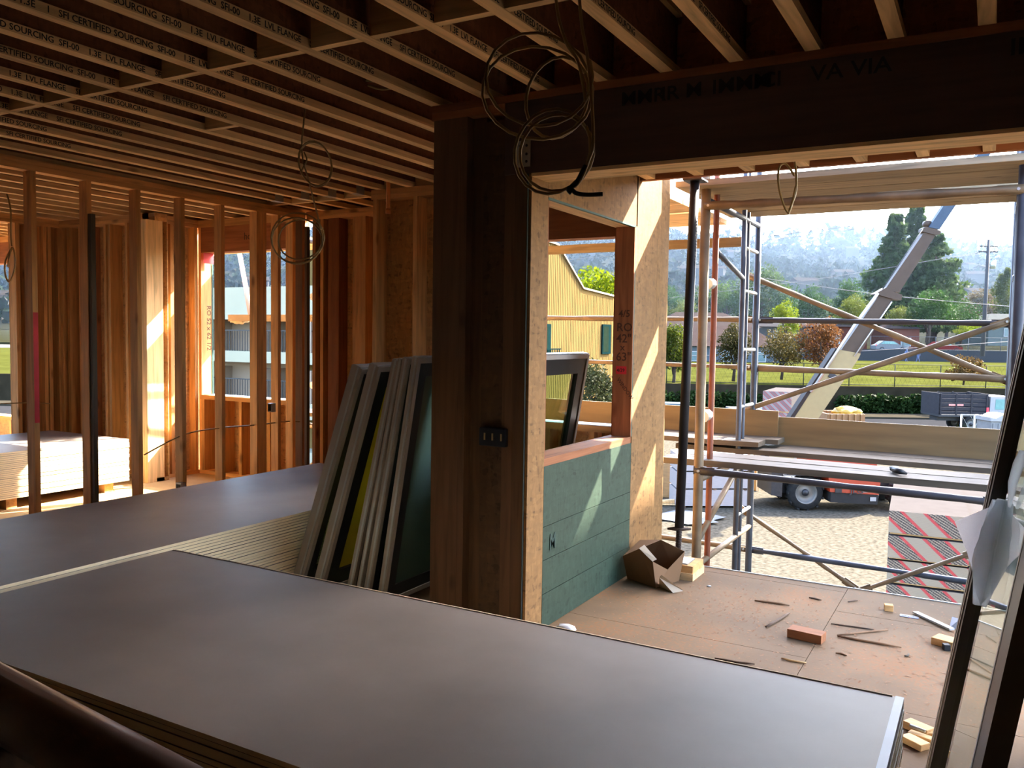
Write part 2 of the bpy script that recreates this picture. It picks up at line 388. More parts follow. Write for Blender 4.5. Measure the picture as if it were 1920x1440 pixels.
# ------------------------------------------------------------------ floor
XL, XR, YB = -13.0, 0.46, -3.2        # the room's far left, right and back limits
DECK_Y = 5.44
fl = MB(); fl.box(XL, 3.0, YB, DECK_Y - 0.01, -0.32, -0.019); fl.box(XL, -4.43, DECK_Y - 0.01, 6.3, -0.32, -0.019)
floor = struct(fl.build('floor', wood(0, 'dark')))
for i in range(7):
    for j in range(8):
        x0 = XL + 0.1 + i * 2.44; y0 = YB + j * 1.22 - (0.4 if i % 2 else 0)
        x1 = min(x0 + 2.437, 3.0); y1 = min(y0 + 1.217, DECK_Y if x0 > -4.5 else 6.29); y0 = max(y0, YB)
        if y1 - y0 > 0.05 and x1 - x0 > 0.05: bx('floor_panel', M_DECK if x1 > -1.9 and y1 > 3.4 else M_FLOORIN, floor, x0, x1, y0, y1, -0.019, 0.0)
bx('edge_flashing', M_STEEL, floor, -1.95, 3.0, DECK_Y - 0.004, DECK_Y + 0.004, -0.06, 0.006)
bx('edge_board', wood(0, 'dark'), floor, -1.95, 3.0, DECK_Y - 0.04, DECK_Y - 0.005, -0.30, -0.02)

# ------------------------------------------------------------------ ceiling: I-joists, blocking, subfloor
CZ = 2.667; JH = 0.30; JP = 0.3057
ceil = MB(); ceil.box(XL, -4.43, YB, 6.3, CZ + JH + 0.02, CZ + JH + 0.05); ceil.box(-4.43, -1.95, YB, 5.6, CZ + JH + 0.02, CZ + JH + 0.05); ceil.box(-1.95, XR, YB, 3.78, CZ + JH + 0.02, CZ + JH + 0.05)
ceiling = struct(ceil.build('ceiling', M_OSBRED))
for i in range(6):
    for j in range(8):
        x0 = XL + i * 2.44; y0 = YB + j * 1.22; x1 = min(x0 + 2.437, XR); y1 = min(y0 + 1.217, 6.3 if x0 < -4.5 else 3.78 if x0 > -2.6 else 5.4)
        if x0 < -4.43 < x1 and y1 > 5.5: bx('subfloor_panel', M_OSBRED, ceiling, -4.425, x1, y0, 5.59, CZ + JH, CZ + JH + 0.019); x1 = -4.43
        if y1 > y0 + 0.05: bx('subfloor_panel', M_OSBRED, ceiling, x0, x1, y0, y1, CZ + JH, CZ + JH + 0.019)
jx = []
k = -12
while True:
    x = -3.425 - JP * 9 + JP * (k + 12) - JP * 22 + 0.0
    if x > XR - 0.05: break
    if x > XL + 0.1: jx.append(x)
    k += 1
mweb = {}
def joist(x, y0, y1, stamp=None):
    key = (y0, y1); dx = 0.0295
    if key not in mweb:
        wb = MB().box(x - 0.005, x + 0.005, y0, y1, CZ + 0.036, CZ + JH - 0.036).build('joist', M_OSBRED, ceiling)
        a = MB().box(x - dx, x + dx, y0, y1, CZ, CZ + 0.038).build('bottom_flange', wood(1, 'pale'), wb)
        b = MB().box(x - dx, x + dx, y0, y1, CZ + JH - 0.038, CZ + JH).build('top_flange', wood(1, 'pale'), wb)
        mweb[key] = (wb.data, a.data, b.data)
    else:
        d = mweb[key]
        wb = bpy.data.objects.new('joist', d[0]); COL.objects.link(wb); put(wb, (x, (y0 + y1) / 2, CZ + 0.036), ceiling)
        for nm, dd, z in (('bottom_flange', d[1], CZ), ('top_flange', d[2], CZ + JH - 0.038)):
            q = bpy.data.objects.new(nm, dd); COL.objects.link(q); put(q, (x, (y0 + y1) / 2, z), wb)
    if stamp:
        text('stamp_text', stamp, 0.036, M_INK, wb, (x + dx + 0.0005, 1.75 + random.uniform(-.3, .3), CZ + 0.007), (0, 1, 0), (0, 0, 1), 0.0003)
STAMP = 'CODE 1.3E    1   SFI CERTIFIED SOURCING  SFI-00    1.3E  LVL FLANGE     SFI CERTIFIED SOURCING'
for x in jx:
    st = STAMP if -5.9 < x < -1.9 else None
    if x < -4.45: joist(x, YB, 6.3, st)
    elif x < -1.97: joist(x, YB, 5.588, st)
    else: joist(x, YB, 3.70, STAMP if x < -0.9 else None)
bl = wood(0, 'pale')
def blocking(y, xs):
    for a, b in zip(xs[:-1], xs[1:]):
        sharedbox('blocking', bl, ceiling, a + 0.031, b - 0.031, y - 0.019, y + 0.019, CZ + 0.001, CZ + JH - 0.04)
blocking(2.68, [x for x in jx if -8.5 < x < -0.4]); blocking(5.50, [x for x in jx if -4.45 < x < -1.9]); blocking(5.72, [x for x in jx if -5.9 < x < -4.2][:-1])
near = sorted(jx, key=lambda x: abs(x + 3.83))[:2]; blocking(3.45, sorted(near))
rim = [x for x in jx if x > -1.96] + [XR]
for a, b in zip([-1.95] + rim[:-1], rim):
    bx('rim_board', osb('osb_rim', (0.46, 0.20, 0.095)), ceiling, a + 0.012, b - 0.012, 3.70, 3.73, CZ, CZ + JH)
bx('rim_board', M_OSBRED, ceiling, -1.95, XR, 3.735, 3.76, CZ, CZ + JH + 0.02)
bx('rim_board', M_OSBRED, ceiling, XL, -4.43, 6.302, 6.325, CZ - 0.02, CZ + JH + 0.05)
bx('rim_board', M_OSBRED, ceiling, -4.43, -1.95, 5.603, 5.62, CZ + 0.001, CZ + JH + 0.05)
bx('rim_board', M_OSBRED, ceiling, -4.43, -4.415, 5.62, 6.325, CZ + 0.001, CZ + JH + 0.05)
bx('rim_board', M_OSBRED, ceiling, -1.95, -1.935, 3.78, 5.62, CZ + 0.001, CZ + JH + 0.05)
for x in [q for q in jx if -5.6 < q < -3.9]:             # galvanised joist hangers
    hb = MB(); hb.box(x - 0.033, x - 0.0305, 5.50, 5.60, CZ, CZ + 0.16); hb.box(x + 0.0305, x + 0.033, 5.50, 5.60, CZ, CZ + 0.16); hb.box(x - 0.033, x + 0.033, 5.50, 5.60, CZ - 0.003, CZ - 0.0005)
    hb.build('joist_hanger', M_STEEL, ceiling)

# ------------------------------------------------------------------ walls
def stud(parent, x0, x1, y0, y1, z0, z1, tone='fir', name='stud'): return sharedbox(name, wood(2, tone), parent, x0, x1, y0, y1, z0, z1)
def plates(parent, x0, x1, y0, y1, axis, bottom=True):
    a = bx('top_plate', wood(axis), parent, x0, x1, y0, y1, CZ - 0.038, CZ - 0.0005); bx('top_plate', wood(axis), parent, x0, x1, y0, y1, CZ - 0.077, CZ - 0.039)
    if bottom: bx('bottom_plate', wood(axis), parent, x0, x1, y0, y1, 0.0, 0.038)
ZT = CZ - 0.077
# stud partition between the two rooms
wp = struct(bx('wall_left', wood(1), None, -5.87, -5.782, YB, 6.14, 0.0, 0.038))
plates(wp, -5.87, -5.782, YB, 6.14, 1, False)
for k in range(-15, 5):
    stud(wp, -5.87, -5.782, 3.468 + 0.4125 * k, 3.506 + 0.4125 * k, 0.038, ZT)
for y in (5.52, 5.56, 5.60): stud(wp, -5.87, -5.782, y, y + 0.038, 0.038, ZT)
for y in (5.78, 5.97): stud(wp, -5.87, -5.782, y, y + 0.038, 0.038, ZT)
stud(wp, -5.87, -5.782, 6.10, 6.138, 0.038, ZT, 'dark')
bx('stud', wood(2, 'grey'), wp, -5.779, -5.74, 3.886, 3.92, 0.0, 2.35)
def outlet(parent, x0, x1, y, z0, z1, name='outlet_box'):
    o = MB(); o.box(x0, x1, y - 0.05, y, z0, z1); b = o.build(name, M_STEEL, parent)
    bx('box_mouth', M_BLACK, b, x0 + 0.008, x1 - 0.008, y - 0.052, y - 0.05, z0 + 0.012, z1 - 0.012); return b
outlet(wp, -5.80, -5.735, 4.70, 0.12, 0.26)
outlet(wp, -5.74, -5.69, 5.66, 0.78, 0.86)
sprx = W(74, 640, 0, -5.781)
bx('red_mark', M_REDP, wp, -5.7815, -5.7805, 3.47, 3.505, 0.85, 1.62)

# outer wall of the two rooms, with the window of the second room
M_OSBB = osb('osb_brightened', (0.85, 0.55, 0.24))  # bare OSB lightened, standing in for light missing on this wall
wb_ = struct(bx('wall_back', M_OSBB, None, -5.78, -4.43, 6.29, 6.30, 0.0, CZ))
def owall(parent, x0, x1, y0, y1, studs, sheath=True, z1=CZ):
    plates(parent, x0, x1, y0, y1, 0)
    for s in studs: stud(parent, s, s + 0.038, y0, y1, 0.038, ZT)
    if sheath: bx('sheathing_panel', M_OSB, parent, x0, x1, y1, y1 + 0.012, 0, z1)
owall(wb_, -5.78, -4.43, 6.15, 6.288, [-5.70, -5.60, -4.47], False)
for x0, x1, tn in ((-5.50, -5.37, 'red'), (-5.20, -5.05, 'fir'), (-4.86, -4.74, 'pale')): stud(wb_, x0, x1, 6.15, 6.288, 0.038, ZT, tn)
for x0, x1 in ((-5.66, -5.02), (-5.015, -4.44)): bx('sheathing_panel', M_OSBB, wb_, x0, x1, 6.276, 6.289, 0.04, ZT)
for z in (1.7, 1.0): text('stamp_text', 'APA RATED SHEATHING', 0.03, M_INK, wb_, (-4.52, 6.275, z), (0, 0, -1), (1, 0, 0), 0.0004)
bx('stud', wood(2, 'grey'), wb_, -5.64, -5.61, 5.98, 6.02, 0.0, 2.5)

wf = struct(bx('wall_front', wood(0), None, -7.29, -5.88, 6.15, 6.288, 0.0, 0.038))
plates(wf, -7.29, -5.88, 6.15, 6.288, 0, False)
WZ0, WZ1, WXL, WXR = 0.84, 2.33, -7.25, -5.98
bx('header', wood(0, 'red'), wf, WXL, WXR, 6.15, 6.288, WZ1, ZT)
bx('sill_plate', wood(0), wf, WXL, WXR, 6.13, 6.30, WZ0 - 0.045, WZ0)
bx('sill_paper', M_WHITE, wf, WXL + 0.02, WXR - 0.05, 6.16, 6.30, WZ0, WZ0 + 0.003)
for x in (-7.29, -5.98, -5.92): stud(wf, x, x + 0.038, 6.15, 6.288, 0.038, ZT)
for x in (-7.25, -6.95, -6.70, -6.30, -6.02): stud(wf, x, x + 0.038, 6.15, 6.288, 0.038, WZ0 - 0.045, name='cripple_stud')
bx('sheathing_panel', M_OSB, wf, -7.29, -5.88, 6.289, 6.301, 0, WZ0 - 0.01)
bx('sheathing_panel', M_OSB, wf, -7.29, -5.88, 6.289, 6.301, WZ1 + 0.01, CZ)
bx('sheathing_edge', plain('green_edge', (0.012, 0.07, 0.055), 0.6), wf, WXL - 0.001, WXL + 0.004, 6.289, 6.305, WZ0, WZ1)
text('marker_note', 'RO 52 x 62 1/2', 0.075, M_INKR, wf, (WXL + 0.0395, 6.19, 1.78), (0, 0, -1), (0, 1, 0), 0.0005)
text('marker_note', 'hdr', 0.10, M_INKR, wf, (-6.62, 6.149, 2.44), (1, 0, 0), (0, 0, 1), 0.0005)
bx('red_mark', M_REDP, wf, WXL + 0.039, WXL + 0.0395, 6.15, 6.28, 2.22, 2.33)
# return wall and the recessed wall of the second room
wr = struct(bx('wall_return', M_OSB, None, -7.40, -7.388, 5.69, 6.30, 0.0, CZ))
plates(wr, -7.385, -7.29, 5.55, 6.288, 1)
for y in (5.80, 6.10): stud(wr, -7.385, -7.29, y, y + 0.038, 0.038, ZT)
wq = struct(bx('wall_alcove', M_OSB, None, -8.75, -7.2, 5.69, 5.70, 0.0, CZ))
plates(wq, -8.75, -7.2, 5.55, 5.688, 0)
for s in (-8.74, -8.62, -8.42, -8.29, -8.0, -7.93, -7.66, -7.50): stud(wq, s, s + 0.038, 5.55, 5.688, 0.038, ZT, random.choice(['fir', 'red', 'fir']))
bx('corner_post', wood(2, 'pale'), wq, -7.30, -7.2, 5.45, 5.64, 0.0, ZT)
bx('stud', wood(2), wq, -7.345, -7.305, 5.50, 5.64, 0.0, ZT)
wl = struct(bx('wall_far', wood(1), None, -8.86, -8.75, 4.98, 5.69, 0.0, 0.038))
plates(wl, -8.86, -8.75, YB, 5.69, 1, False)
for y in (5.08, 5.19, 5.37, 5.42, 5.53, 5.64): stud(wl, -8.86, -8.75, y, y + 0.038, 0.038, ZT)
bx('sheathing_panel', wood(2), wl, -8.88, -8.865, 5.08, 5.69, 0.0, ZT)
# room beyond: end wall with an unseen opening added for light, and its window
we = struct(bx('wall_end', M_OSB, None, XL - 0.02, XL, 3.9, 6.3, 0.0, CZ))
bx('sheathing_panel', M_OSB, we, XL - 0.02, XL, YB, 1.0, 0.4, 2.45); bx('sheathing_panel', M_OSB, we, XL - 0.02, XL, YB, 3.9, 0.0, 0.4); bx('sheathing_panel', M_OSB, we, XL - 0.02, XL, YB, 3.9, 2.45, CZ + JH)  # gap between the panels: added opening, out of view, brightens the left rooms
for y in (-3.1, -0.8, 1.5, 3.85, 4.2, 4.6, 5.0, 5.4, 5.8): stud(we, XL, XL + 0.09, y, y + 0.038, 0.038, ZT)
wo = struct(bx('wall_outer', wood(0), None, XL, -8.86, 6.15, 6.288, 0.0, 0.038))
plates(wo, XL, -8.86, 6.15, 6.288, 0, False)
bx('header', wood(0, 'red'), wo, -12.6, -9.3, 6.15, 6.288, WZ1, ZT); bx('sill_plate', wood(0), wo, -12.6, -9.3, 6.13, 6.3, 0.355, 0.40)  # opening enlarged to let more light into the left rooms
bx('sheathing_panel', M_OSB, wo, XL, -8.86, 6.289, 6.301, 0, 0.36); bx('sheathing_panel', M_OSB, wo, XL, -12.6, 6.289, 6.301, 0.36, CZ)
bx('sheathing_panel', M_OSB, wo, -9.3, -8.86, 6.289, 6.301, 0.36, CZ); bx('sheathing_panel', M_OSB, wo, -12.6, -9.3, 6.289, 6.301, WZ1, CZ)
for x in (-12.64, -12.2, -11.5, -10.8, -10.1, -9.3, -8.95): stud(wo, x, x + 0.038, 6.15, 6.288, 0.038, ZT if x in (-12.64, -9.3, -8.95) else 0.355)
# unseen rear and side closure, blackened to cut bounce light on the column
wk = struct(bx('wall_rear', plain('black_bounce_stop', (0.03, 0.028, 0.028), 0.9), None, XL, XR, YB - 0.02, YB, 0.0, CZ + JH))
for x in (-12.9, -10.5, -7.9, -5.3): stud(wk, x, x + 0.038, YB + 0.001, YB + 0.09, 0.0, ZT)
ws = struct(bx('wall_side', plain('black_bounce_stop', (0.03, 0.028, 0.028), 0.9), None, XR, XR + 0.02, YB, 3.78, 0.0, CZ + JH))
for k in range(16):
    y = YB + 0.4 * k + 0.1
    if y < 3.6: stud(ws, XR - 0.09, XR - 0.001, y, y + 0.038, 0.038, ZT)
bx('top_plate', wood(1), ws, XR - 0.09, XR - 0.001, YB, 3.58, CZ - 0.077, CZ - 0.001); bx('bottom_plate', wood(1), ws, XR - 0.09, XR - 0.001, YB, 3.58, 0.0, 0.038)
# short wall beyond the column, with the opening seen through the green wall
wx = struct(bx('wall_corner', M_OSB, None, -4.43, -4.418, 5.59, 6.30, 0.0, CZ))
for y in (5.75, 6.12): stud(wx, -4.52, -4.43, y, y + 0.038, 0.038, ZT)
plates(wx, -4.42, -1.965, 5.45, 5.588, 0)
bx('header', wood(0, 'red'), wx, -3.45, -2.19, 5.45, 5.588, 2.20, ZT)
bx('sill_plate', wood(0), wx, -3.45, -2.19, 5.43, 5.60, 0.84, 0.885)
bx('sill_paper', M_WHITE, wx, -3.40, -2.22, 5.44, 5.60, 0.885, 0.889)
for x in (-4.40, -4.0, -3.53, -3.49, -2.19, -2.15): stud(wx, x, x + 0.038, 5.45, 5.588, 0.038, ZT)
for x in (-3.2, -2.8, -2.45): stud(wx, x, x + 0.038, 5.45, 5.588, 0.038, 0.84, name='cripple_stud')
bx('sheathing_panel', M_OSB, wx, -4.42, -1.965, 5.589, 5.601, 0, 0.83); bx('sheathing_panel', M_OSB, wx, -4.42, -1.965, 5.589, 5.601, 2.21, CZ)
bx('sheathing_panel', M_OSB, wx, -4.42, -3.45, 5.589, 5.601, 0.83, 2.21); bx('sheathing_panel', M_OSB, wx, -2.19, -1.965, 5.589, 5.601, 0.83, 2.21)

# green sheathed wall with its window opening (balcony side faces +x)
wg = struct(bx('wall_green', wood(1), None, -2.09, -1.965, 3.782, 5.448, 0.0, 0.038))
plates(wg, -2.09, -1.965, 3.782, 5.448, 1, False)
GY0, GY1 = 3.765, 4.975
for y in (3.785, 4.985, 5.03, 5.405): stud(wg, -2.09, -1.965, y, y + 0.038, 0.038, ZT, 'red')
for y in (4.1, 4.5): stud(wg, -2.09, -1.965, y, y + 0.038, 0.038, 0.84, name='cripple_stud')
bx('header', wood(1, 'pale'), wg, -2.09, -1.966, GY0, GY1 + 0.01, 2.195, ZT)
bx('sill_plate', wood(1, 'red'), wg, -2.10, -1.955, GY0, GY1 + 0.03, 0.843, 0.883)
bx('jamb_stud', wood(2, 'red'), wg, -2.075, -1.95, 4.962, 4.985, 0.884, 2.194)
zc = [0.0, 0.181, 0.357, 0.531, 0.843]
for a, b in zip(zc[:-1], zc[1:]):
    bx('green_panel', M_GREEN, wg, -1.964, -1.95 + random.uniform(-.001, .001), 3.79, GY1 + 0.02, a + 0.003, b)
bx('header_panel', M_OSBW, wg, -1.964, -1.95, 3.79, 5.005, 2.197, CZ - 0.0)
bx('corner_panel', M_OSBW, wg, -1.964, -1.950, 4.985, 5.378, 0.0, 2.60)
bx('corner_panel', M_OSBW, wg, -1.964, -1.951, 5.382, 5.600, 0.0, 2.60)
MG = plain('green_edge', (0.012, 0.07, 0.055), 0.6)
bx('coated_edge', plain('green_edge_dark', (0.02, 0.07, 0.055), 0.6), wg, -1.968, -1.949, 4.972, 4.984, 0.884, 2.20)
bx('coated_edge', MG, wg, -1.968, -1.949, 3.79, 4.975, 2.188, 2.197)
text('marker_note', 'M', 0.12, plain('green_ink', (0.02, 0.05, 0.04), 0.8, bmp=0), wg, (-1.9475, 3.86, 0.40), (0, 1, 0), (0, 0, 1), 0.0005, sx=0.8)
jn = (4.961)
text('marker_note', 'RO', 0.075, M_INKR, wg, (-2.058, jn, 1.545), (1, 0, 0), (0, 0, 1), 0.0005)
text('marker_note', "42\"", 0.075, M_INKR, wg, (-2.058, jn, 1.475), (1, 0, 0), (0, 0, 1), 0.0005)
text('marker_note', "x", 0.06, M_INKR, wg, (-2.03, jn, 1.425), (1, 0, 0), (0, 0, 1), 0.0005)
text('marker_note', "63\"", 0.075, M_INKR, wg, (-2.058, jn, 1.36), (1, 0, 0), (0, 0, 1), 0.0005)
text('marker_note', "4/5", 0.06, M_INKR, wg, (-2.045, jn, 1.635), (1, 0, 0), (0, 0, 1), 0.0005)
text('marker_note', "WINDOW", 0.034, M_INKR, wg, (-2.05, jn, 1.24), (0.62, 0, -0.78), (0.78, 0, 0.62), 0.0005)
sk_ = bx('red_sticker', M_REDP, wg, -2.055, -1.985, jn - 0.0008, jn - 0.0002, 1.275, 1.325)
text('sticker_text', '4/29', 0.03, M_INK, sk_, (-2.05, jn - 0.001, 1.29), (1, 0, 0), (0, 0, 1), 0.0003)

# built-up column, studs and OSB darkened to stand in for shade, and the beam
wm = struct(bx('wall_middle', wood(2, 'dark'), None, -2.52, -1.97, 3.745, 3.775, 0.0, CZ - 0.077))
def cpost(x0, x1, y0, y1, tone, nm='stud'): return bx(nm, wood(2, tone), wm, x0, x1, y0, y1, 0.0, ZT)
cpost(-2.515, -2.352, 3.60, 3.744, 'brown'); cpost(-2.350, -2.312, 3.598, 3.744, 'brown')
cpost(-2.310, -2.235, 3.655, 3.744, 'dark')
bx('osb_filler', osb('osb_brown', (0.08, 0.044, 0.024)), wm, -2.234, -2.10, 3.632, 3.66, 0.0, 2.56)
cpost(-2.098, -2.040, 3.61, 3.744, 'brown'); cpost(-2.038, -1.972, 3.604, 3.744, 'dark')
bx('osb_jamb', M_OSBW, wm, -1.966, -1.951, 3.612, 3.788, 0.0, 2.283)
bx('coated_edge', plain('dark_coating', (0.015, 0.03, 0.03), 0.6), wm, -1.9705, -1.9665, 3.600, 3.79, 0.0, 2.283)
bx('top_plate', wood(0, 'red'), wm, -2.53, XR, 3.60, 3.78, CZ - 0.036, CZ - 0.001)
bx('top_plate', wood(0, 'red'), wm, -2.53, -2.10, 3.60, 3.78, ZT + 0.001, CZ - 0.038)
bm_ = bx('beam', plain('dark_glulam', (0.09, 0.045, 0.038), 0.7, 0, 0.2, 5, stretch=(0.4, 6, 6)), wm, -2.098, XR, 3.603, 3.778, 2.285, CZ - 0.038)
bx('beam_soffit', wood(0, 'pale'), bm_, -1.95, XR, 3.604, 3.79, 2.268, 2.284)
for (px, s) in ((1165, 'MMR'), (1240, 'IR M'), (1335, 'IMMM'), (1400, ' ICI '), (1520, 'VA VIA'), (1890, 'IM')):
    p = W(px, 140, 1, 3.602)
    text('stamp_text', s, 0.085, M_INK, bm_, (p.x, 3.602, 2.545), (1, 0, 0), (0, 0, 1), 0.0004, sx=1.15)
pl = bx('strap_plate', M_STEEL, wm, -2.03, -1.955, 3.597, 3.602, 2.315, 2.44)
for zz in (2.34, 2.375, 2.415):
    for xx in (-2.01, -1.975): MB().lathe((xx, 3.5975, zz), (0, -1, 0), [(0.007, 0), (0.007, 0.002), (0.0, 0.002)], 8).build('plate_hole', M_BLACK, pl)
ob = bx('outlet_box', plain('dark_blue_box', (0.012, 0.015, 0.026), 0.6, spec=0.2), wm, -2.215, -2.062, 3.585, 3.64, 0.955, 1.045, bevel=0.004)
for xx in (-2.185, -2.14, -2.09): bx('box_tab', plain('brass_tab', (0.4, 0.3, 0.15), 0.4, 0.5), ob, xx, xx + 0.008, 3.582, 3.586, 0.985, 1.02)

# balcony roof
br = MB(); br.box(-1.95, 0.9, 3.79, 5.06, 2.745, 2.775)
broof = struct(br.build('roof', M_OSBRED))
for k in range(10):
    x = -1.88 + 0.3048 * k
    sharedbox('roof_joist', wood(1, 'pale'), broof, x - 0.029, x + 0.029, 3.79, 5.03, 2.487, 2.745)
bx('roof_rim', wood(0, 'red'), broof, -1.95, 0.9, 5.031, 5.07, 2.483, 2.745)
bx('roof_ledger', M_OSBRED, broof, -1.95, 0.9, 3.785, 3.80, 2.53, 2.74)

# ------------------------------------------------------------------ drywall stacks
NTH = ('top second third fourth fifth sixth seventh eighth ninth tenth eleventh twelfth thirteenth fourteenth fifteenth sixteenth seventeenth eighteenth nineteenth twentieth '
       'twenty-first twenty-second twenty-third twenty-fourth twenty-fifth twenty-sixth twenty-seventh twenty-eighth twenty-ninth thirtieth').split()
def sheetstack(x0, x1, y0, y1, z0, z1, group, label, toplabel, th=0.0159):
    n = int(round((z1 - z0) / th)); th = (z1 - z0) / n
    proto = None
    for k in range(n):
        jx_ = random.uniform(-.004, .004) if k < n - 1 else 0; jy = random.uniform(-.004, .004) if k < n - 1 else 0
        z = z0 + k * th; top = k == n - 1
        if proto is None:
            b = MB().box(x0, x1, y0, y1, z, z + th - 0.0022)
            me = b.build('drywall_sheet', M_EDGE); me.data.materials.append(M_PAPER)
            for p in me.data.polygons: p.material_index = 1 if abs(p.normal.z) > 0.5 else 0
            proto = me; o = me
        else:
            o = proto.copy(); COL.objects.link(o); o.location = proto.location + Vector((jx_, jy, z - z0))
        tag(o, toplabel if top else label % NTH[n - 1 - k], 'drywall', group)
        if top: last = o
    return last
SX0, SX1, SY0, SY1 = -3.336, -0.181, 1.464, 2.659
top1 = sheetstack(SX0, SX1, SY0, SY1, 0.04, 0.47, 'drywall sheets in the low stack nearest the camera',
    'drywall sheet %s from the top in the nearest stack before the column', 'wide top drywall sheet of the nearest stack, grey face up, blue tape on its end')
bx('end_tape', M_TAPE, top1, SX1 - 0.022, SX1 + 0.001, SY0, SY1, 0.4695, 0.4703); bx('end_tape', M_TAPE, top1, SX1, SX1 + 0.001, SY0, SY1 - .01, 0.44, 0.47)
bx('edge_lip', M_EDGE, top1, SX0, SX1 - 0.03, SY1 - 0.004, SY1 + 0.001, 0.468, 0.4706)
sheetstack(-4.652, -3.43, 1.44, 5.10, 0.04, 0.47, 'drywall sheets stacked along the stud partition',
    'cream edged drywall sheet %s from the top along the stud partition', 'top drywall sheet of the stack along the stud partition, brown grey face up')
sheetstack(-8.27, -7.05, 1.48, 5.13, 0.09, 0.485, 'drywall sheets in the sunlit stack behind the stud partition',
    'drywall sheet %s from the top in the sunlit stack behind the partition', 'top drywall sheet of the sunlit stack behind the open stud partition')
sheetstack(-10.6, -9.5, 3.2, 5.3, 0.04, 0.52, 'drywall sheets in the farthest stack at the end of the second room',
    'drywall sheet %s from the top in the farthest stack beyond the second room', 'top drywall sheet of the farthest stack, beyond the second room', 0.03)
for y, nm in ((1.9, 'near'), (4.0, 'middle'), (4.9, 'far')):
    tag(bx('wood_block', wood(0), None, -8.25, -7.09, y, y + 0.09, 0.0, 0.089), 'wooden %s spacer under the sunlit drywall stack behind the partition' % nm, 'wood block', 'spacers under the sunlit drywall stack')
for (a, b, c, d, wh) in ((SX0 + 0.1, SX1 - 0.1, 1.6, 1.69, 'near'), (SX0 + 0.1, SX1 - 0.1, 2.45, 2.54, 'far')):
    tag(bx('wood_block', wood(0), None, a, b, c, d, 0.0, 0.039), 'wooden spacer under the %s long edge of the nearest drywall stack' % wh, 'wood block', 'spacers under the nearest drywall stack')
for y in (1.8, 4.8):
    tag(bx('wood_block', wood(0), None, -4.6, -3.5, y, y + 0.09, 0.0, 0.039), 'wooden spacer under the %s end of the stack along the partition' % ('near' if y < 3 else 'far'), 'wood block', 'spacers under the stack along the partition')
    tag(bx('wood_block', wood(0), None, -10.5, -9.6, y if y > 3 else 3.5, (y if y > 3 else 3.5) + 0.09, 0.0, 0.039), 'wooden spacer under the %s end of the farthest drywall stack' % ('near' if y < 3 else 'far'), 'wood block', 'spacers under the farthest drywall stack')
# tube of brown paper in front of the nearest stack
p0, p1 = D(-60, 1228, 1.5), D(420, 1482, 1.25)
dr = (p1 - p0).normalized()
tb = MB(); rr = 0.055
tb.tube([p0 - dr * 0.3 - ZX * rr, p1 + dr * 0.5 - ZX * rr], rr, 24)
roll = tag(tb.build('paper_roll', plain('dark_brown_wrap', (0.16, 0.10, 0.08), 0.35, 0, 0.1)), 'long dark brown roll slanting across the corner before the nearest drywall stack', 'roll')
for q in (0.15, 0.85):
    pp = p0.lerp(p1, q); tag(bx('saw_horse_block', wood(2, 'dark'), None, pp.x - 0.05, pp.x + 0.05, pp.y - 0.05, pp.y + 0.05, 0.0, pp.z - 2 * rr), 'dark wooden block propping the %s end of the brown roll' % ('lower' if q < .5 else 'upper'), 'wood block', 'blocks propping the brown roll')

# ------------------------------------------------------------------ window units leaning between the stack and the column
def winunit(name, label, xt, zt, xb, zb, y0, y1, th, sash, fin=True, group=None, pane=None):
    L = Vector((xt - xb, 0, zt - zb)); h = L.length; L.normalize(); Yd = Vector((0, 1, 0)); Nn = Yd.cross(L)     # outward face towards +x
    if Nn.x < 0: Nn = -Nn
    base = Vector((xb, y0, zb)); wd = y1 - y0
    t = thing(name, label, 'window', base, group)
    def ring(nm, mt, a0, b0, a1, b1, fr, n0, n1, par):
        for (u0, u1, v0, v1, pn) in ((a0, a0 + fr, b0, b1, 'stile'), (a1 - fr, a1, b0, b1, 'stile'), (a0 + fr, a1 - fr, b0, b0 + fr, 'rail'), (a0 + fr, a1 - fr, b1 - fr, b1, 'rail')):
            c = base + Yd * (u0 + u1) / 2 + L * (v0 + v1) / 2 + Nn * (n0 + n1) / 2
            MB().obox(c, Yd * (u1 - u0) / 2, L * (v1 - v0) / 2, Nn * (n1 - n0) / 2).build(nm + '_' + pn, mt, par)
    ring('frame', M_FRAMEW, 0, 0, wd, h, 0.028, -th, 0.0, t)
    ring('sash', M_SASH, 0.028, 0.028, wd - 0.028, h - 0.028, sash, -th + 0.008, -0.006, t)
    e = 0.028 + sash
    c = base + Yd * wd / 2 + L * h / 2 - Nn * th * 0.45
    MB().obox(c, Yd * (wd / 2 - e), L * (h / 2 - e), Nn * 0.004).build('glass_pane', pane or M_GLASS, t)
    if fin:
        c = base + Yd * 0.004 + L * h / 2 + Nn * (-th * 0.65)
        MB().obox(base + Yd * 0.0 + L * h / 2 - Nn * th * 0.35, Yd * 0.003, L * h / 2, Nn * 0.006).build('nailing_fin', M_STEEL, t)
        MB().obox(base + Yd * wd / 2 + L * (h + 0.004) - Nn * th * 0.5, Yd * wd / 2, L * 0.003, Nn * th * 0.35).build('nailing_fin', M_STEEL, t)
    return t
kf = 0.94
def q(v, z): return (v * kf, 1.5 + (z - 1.5) * kf)
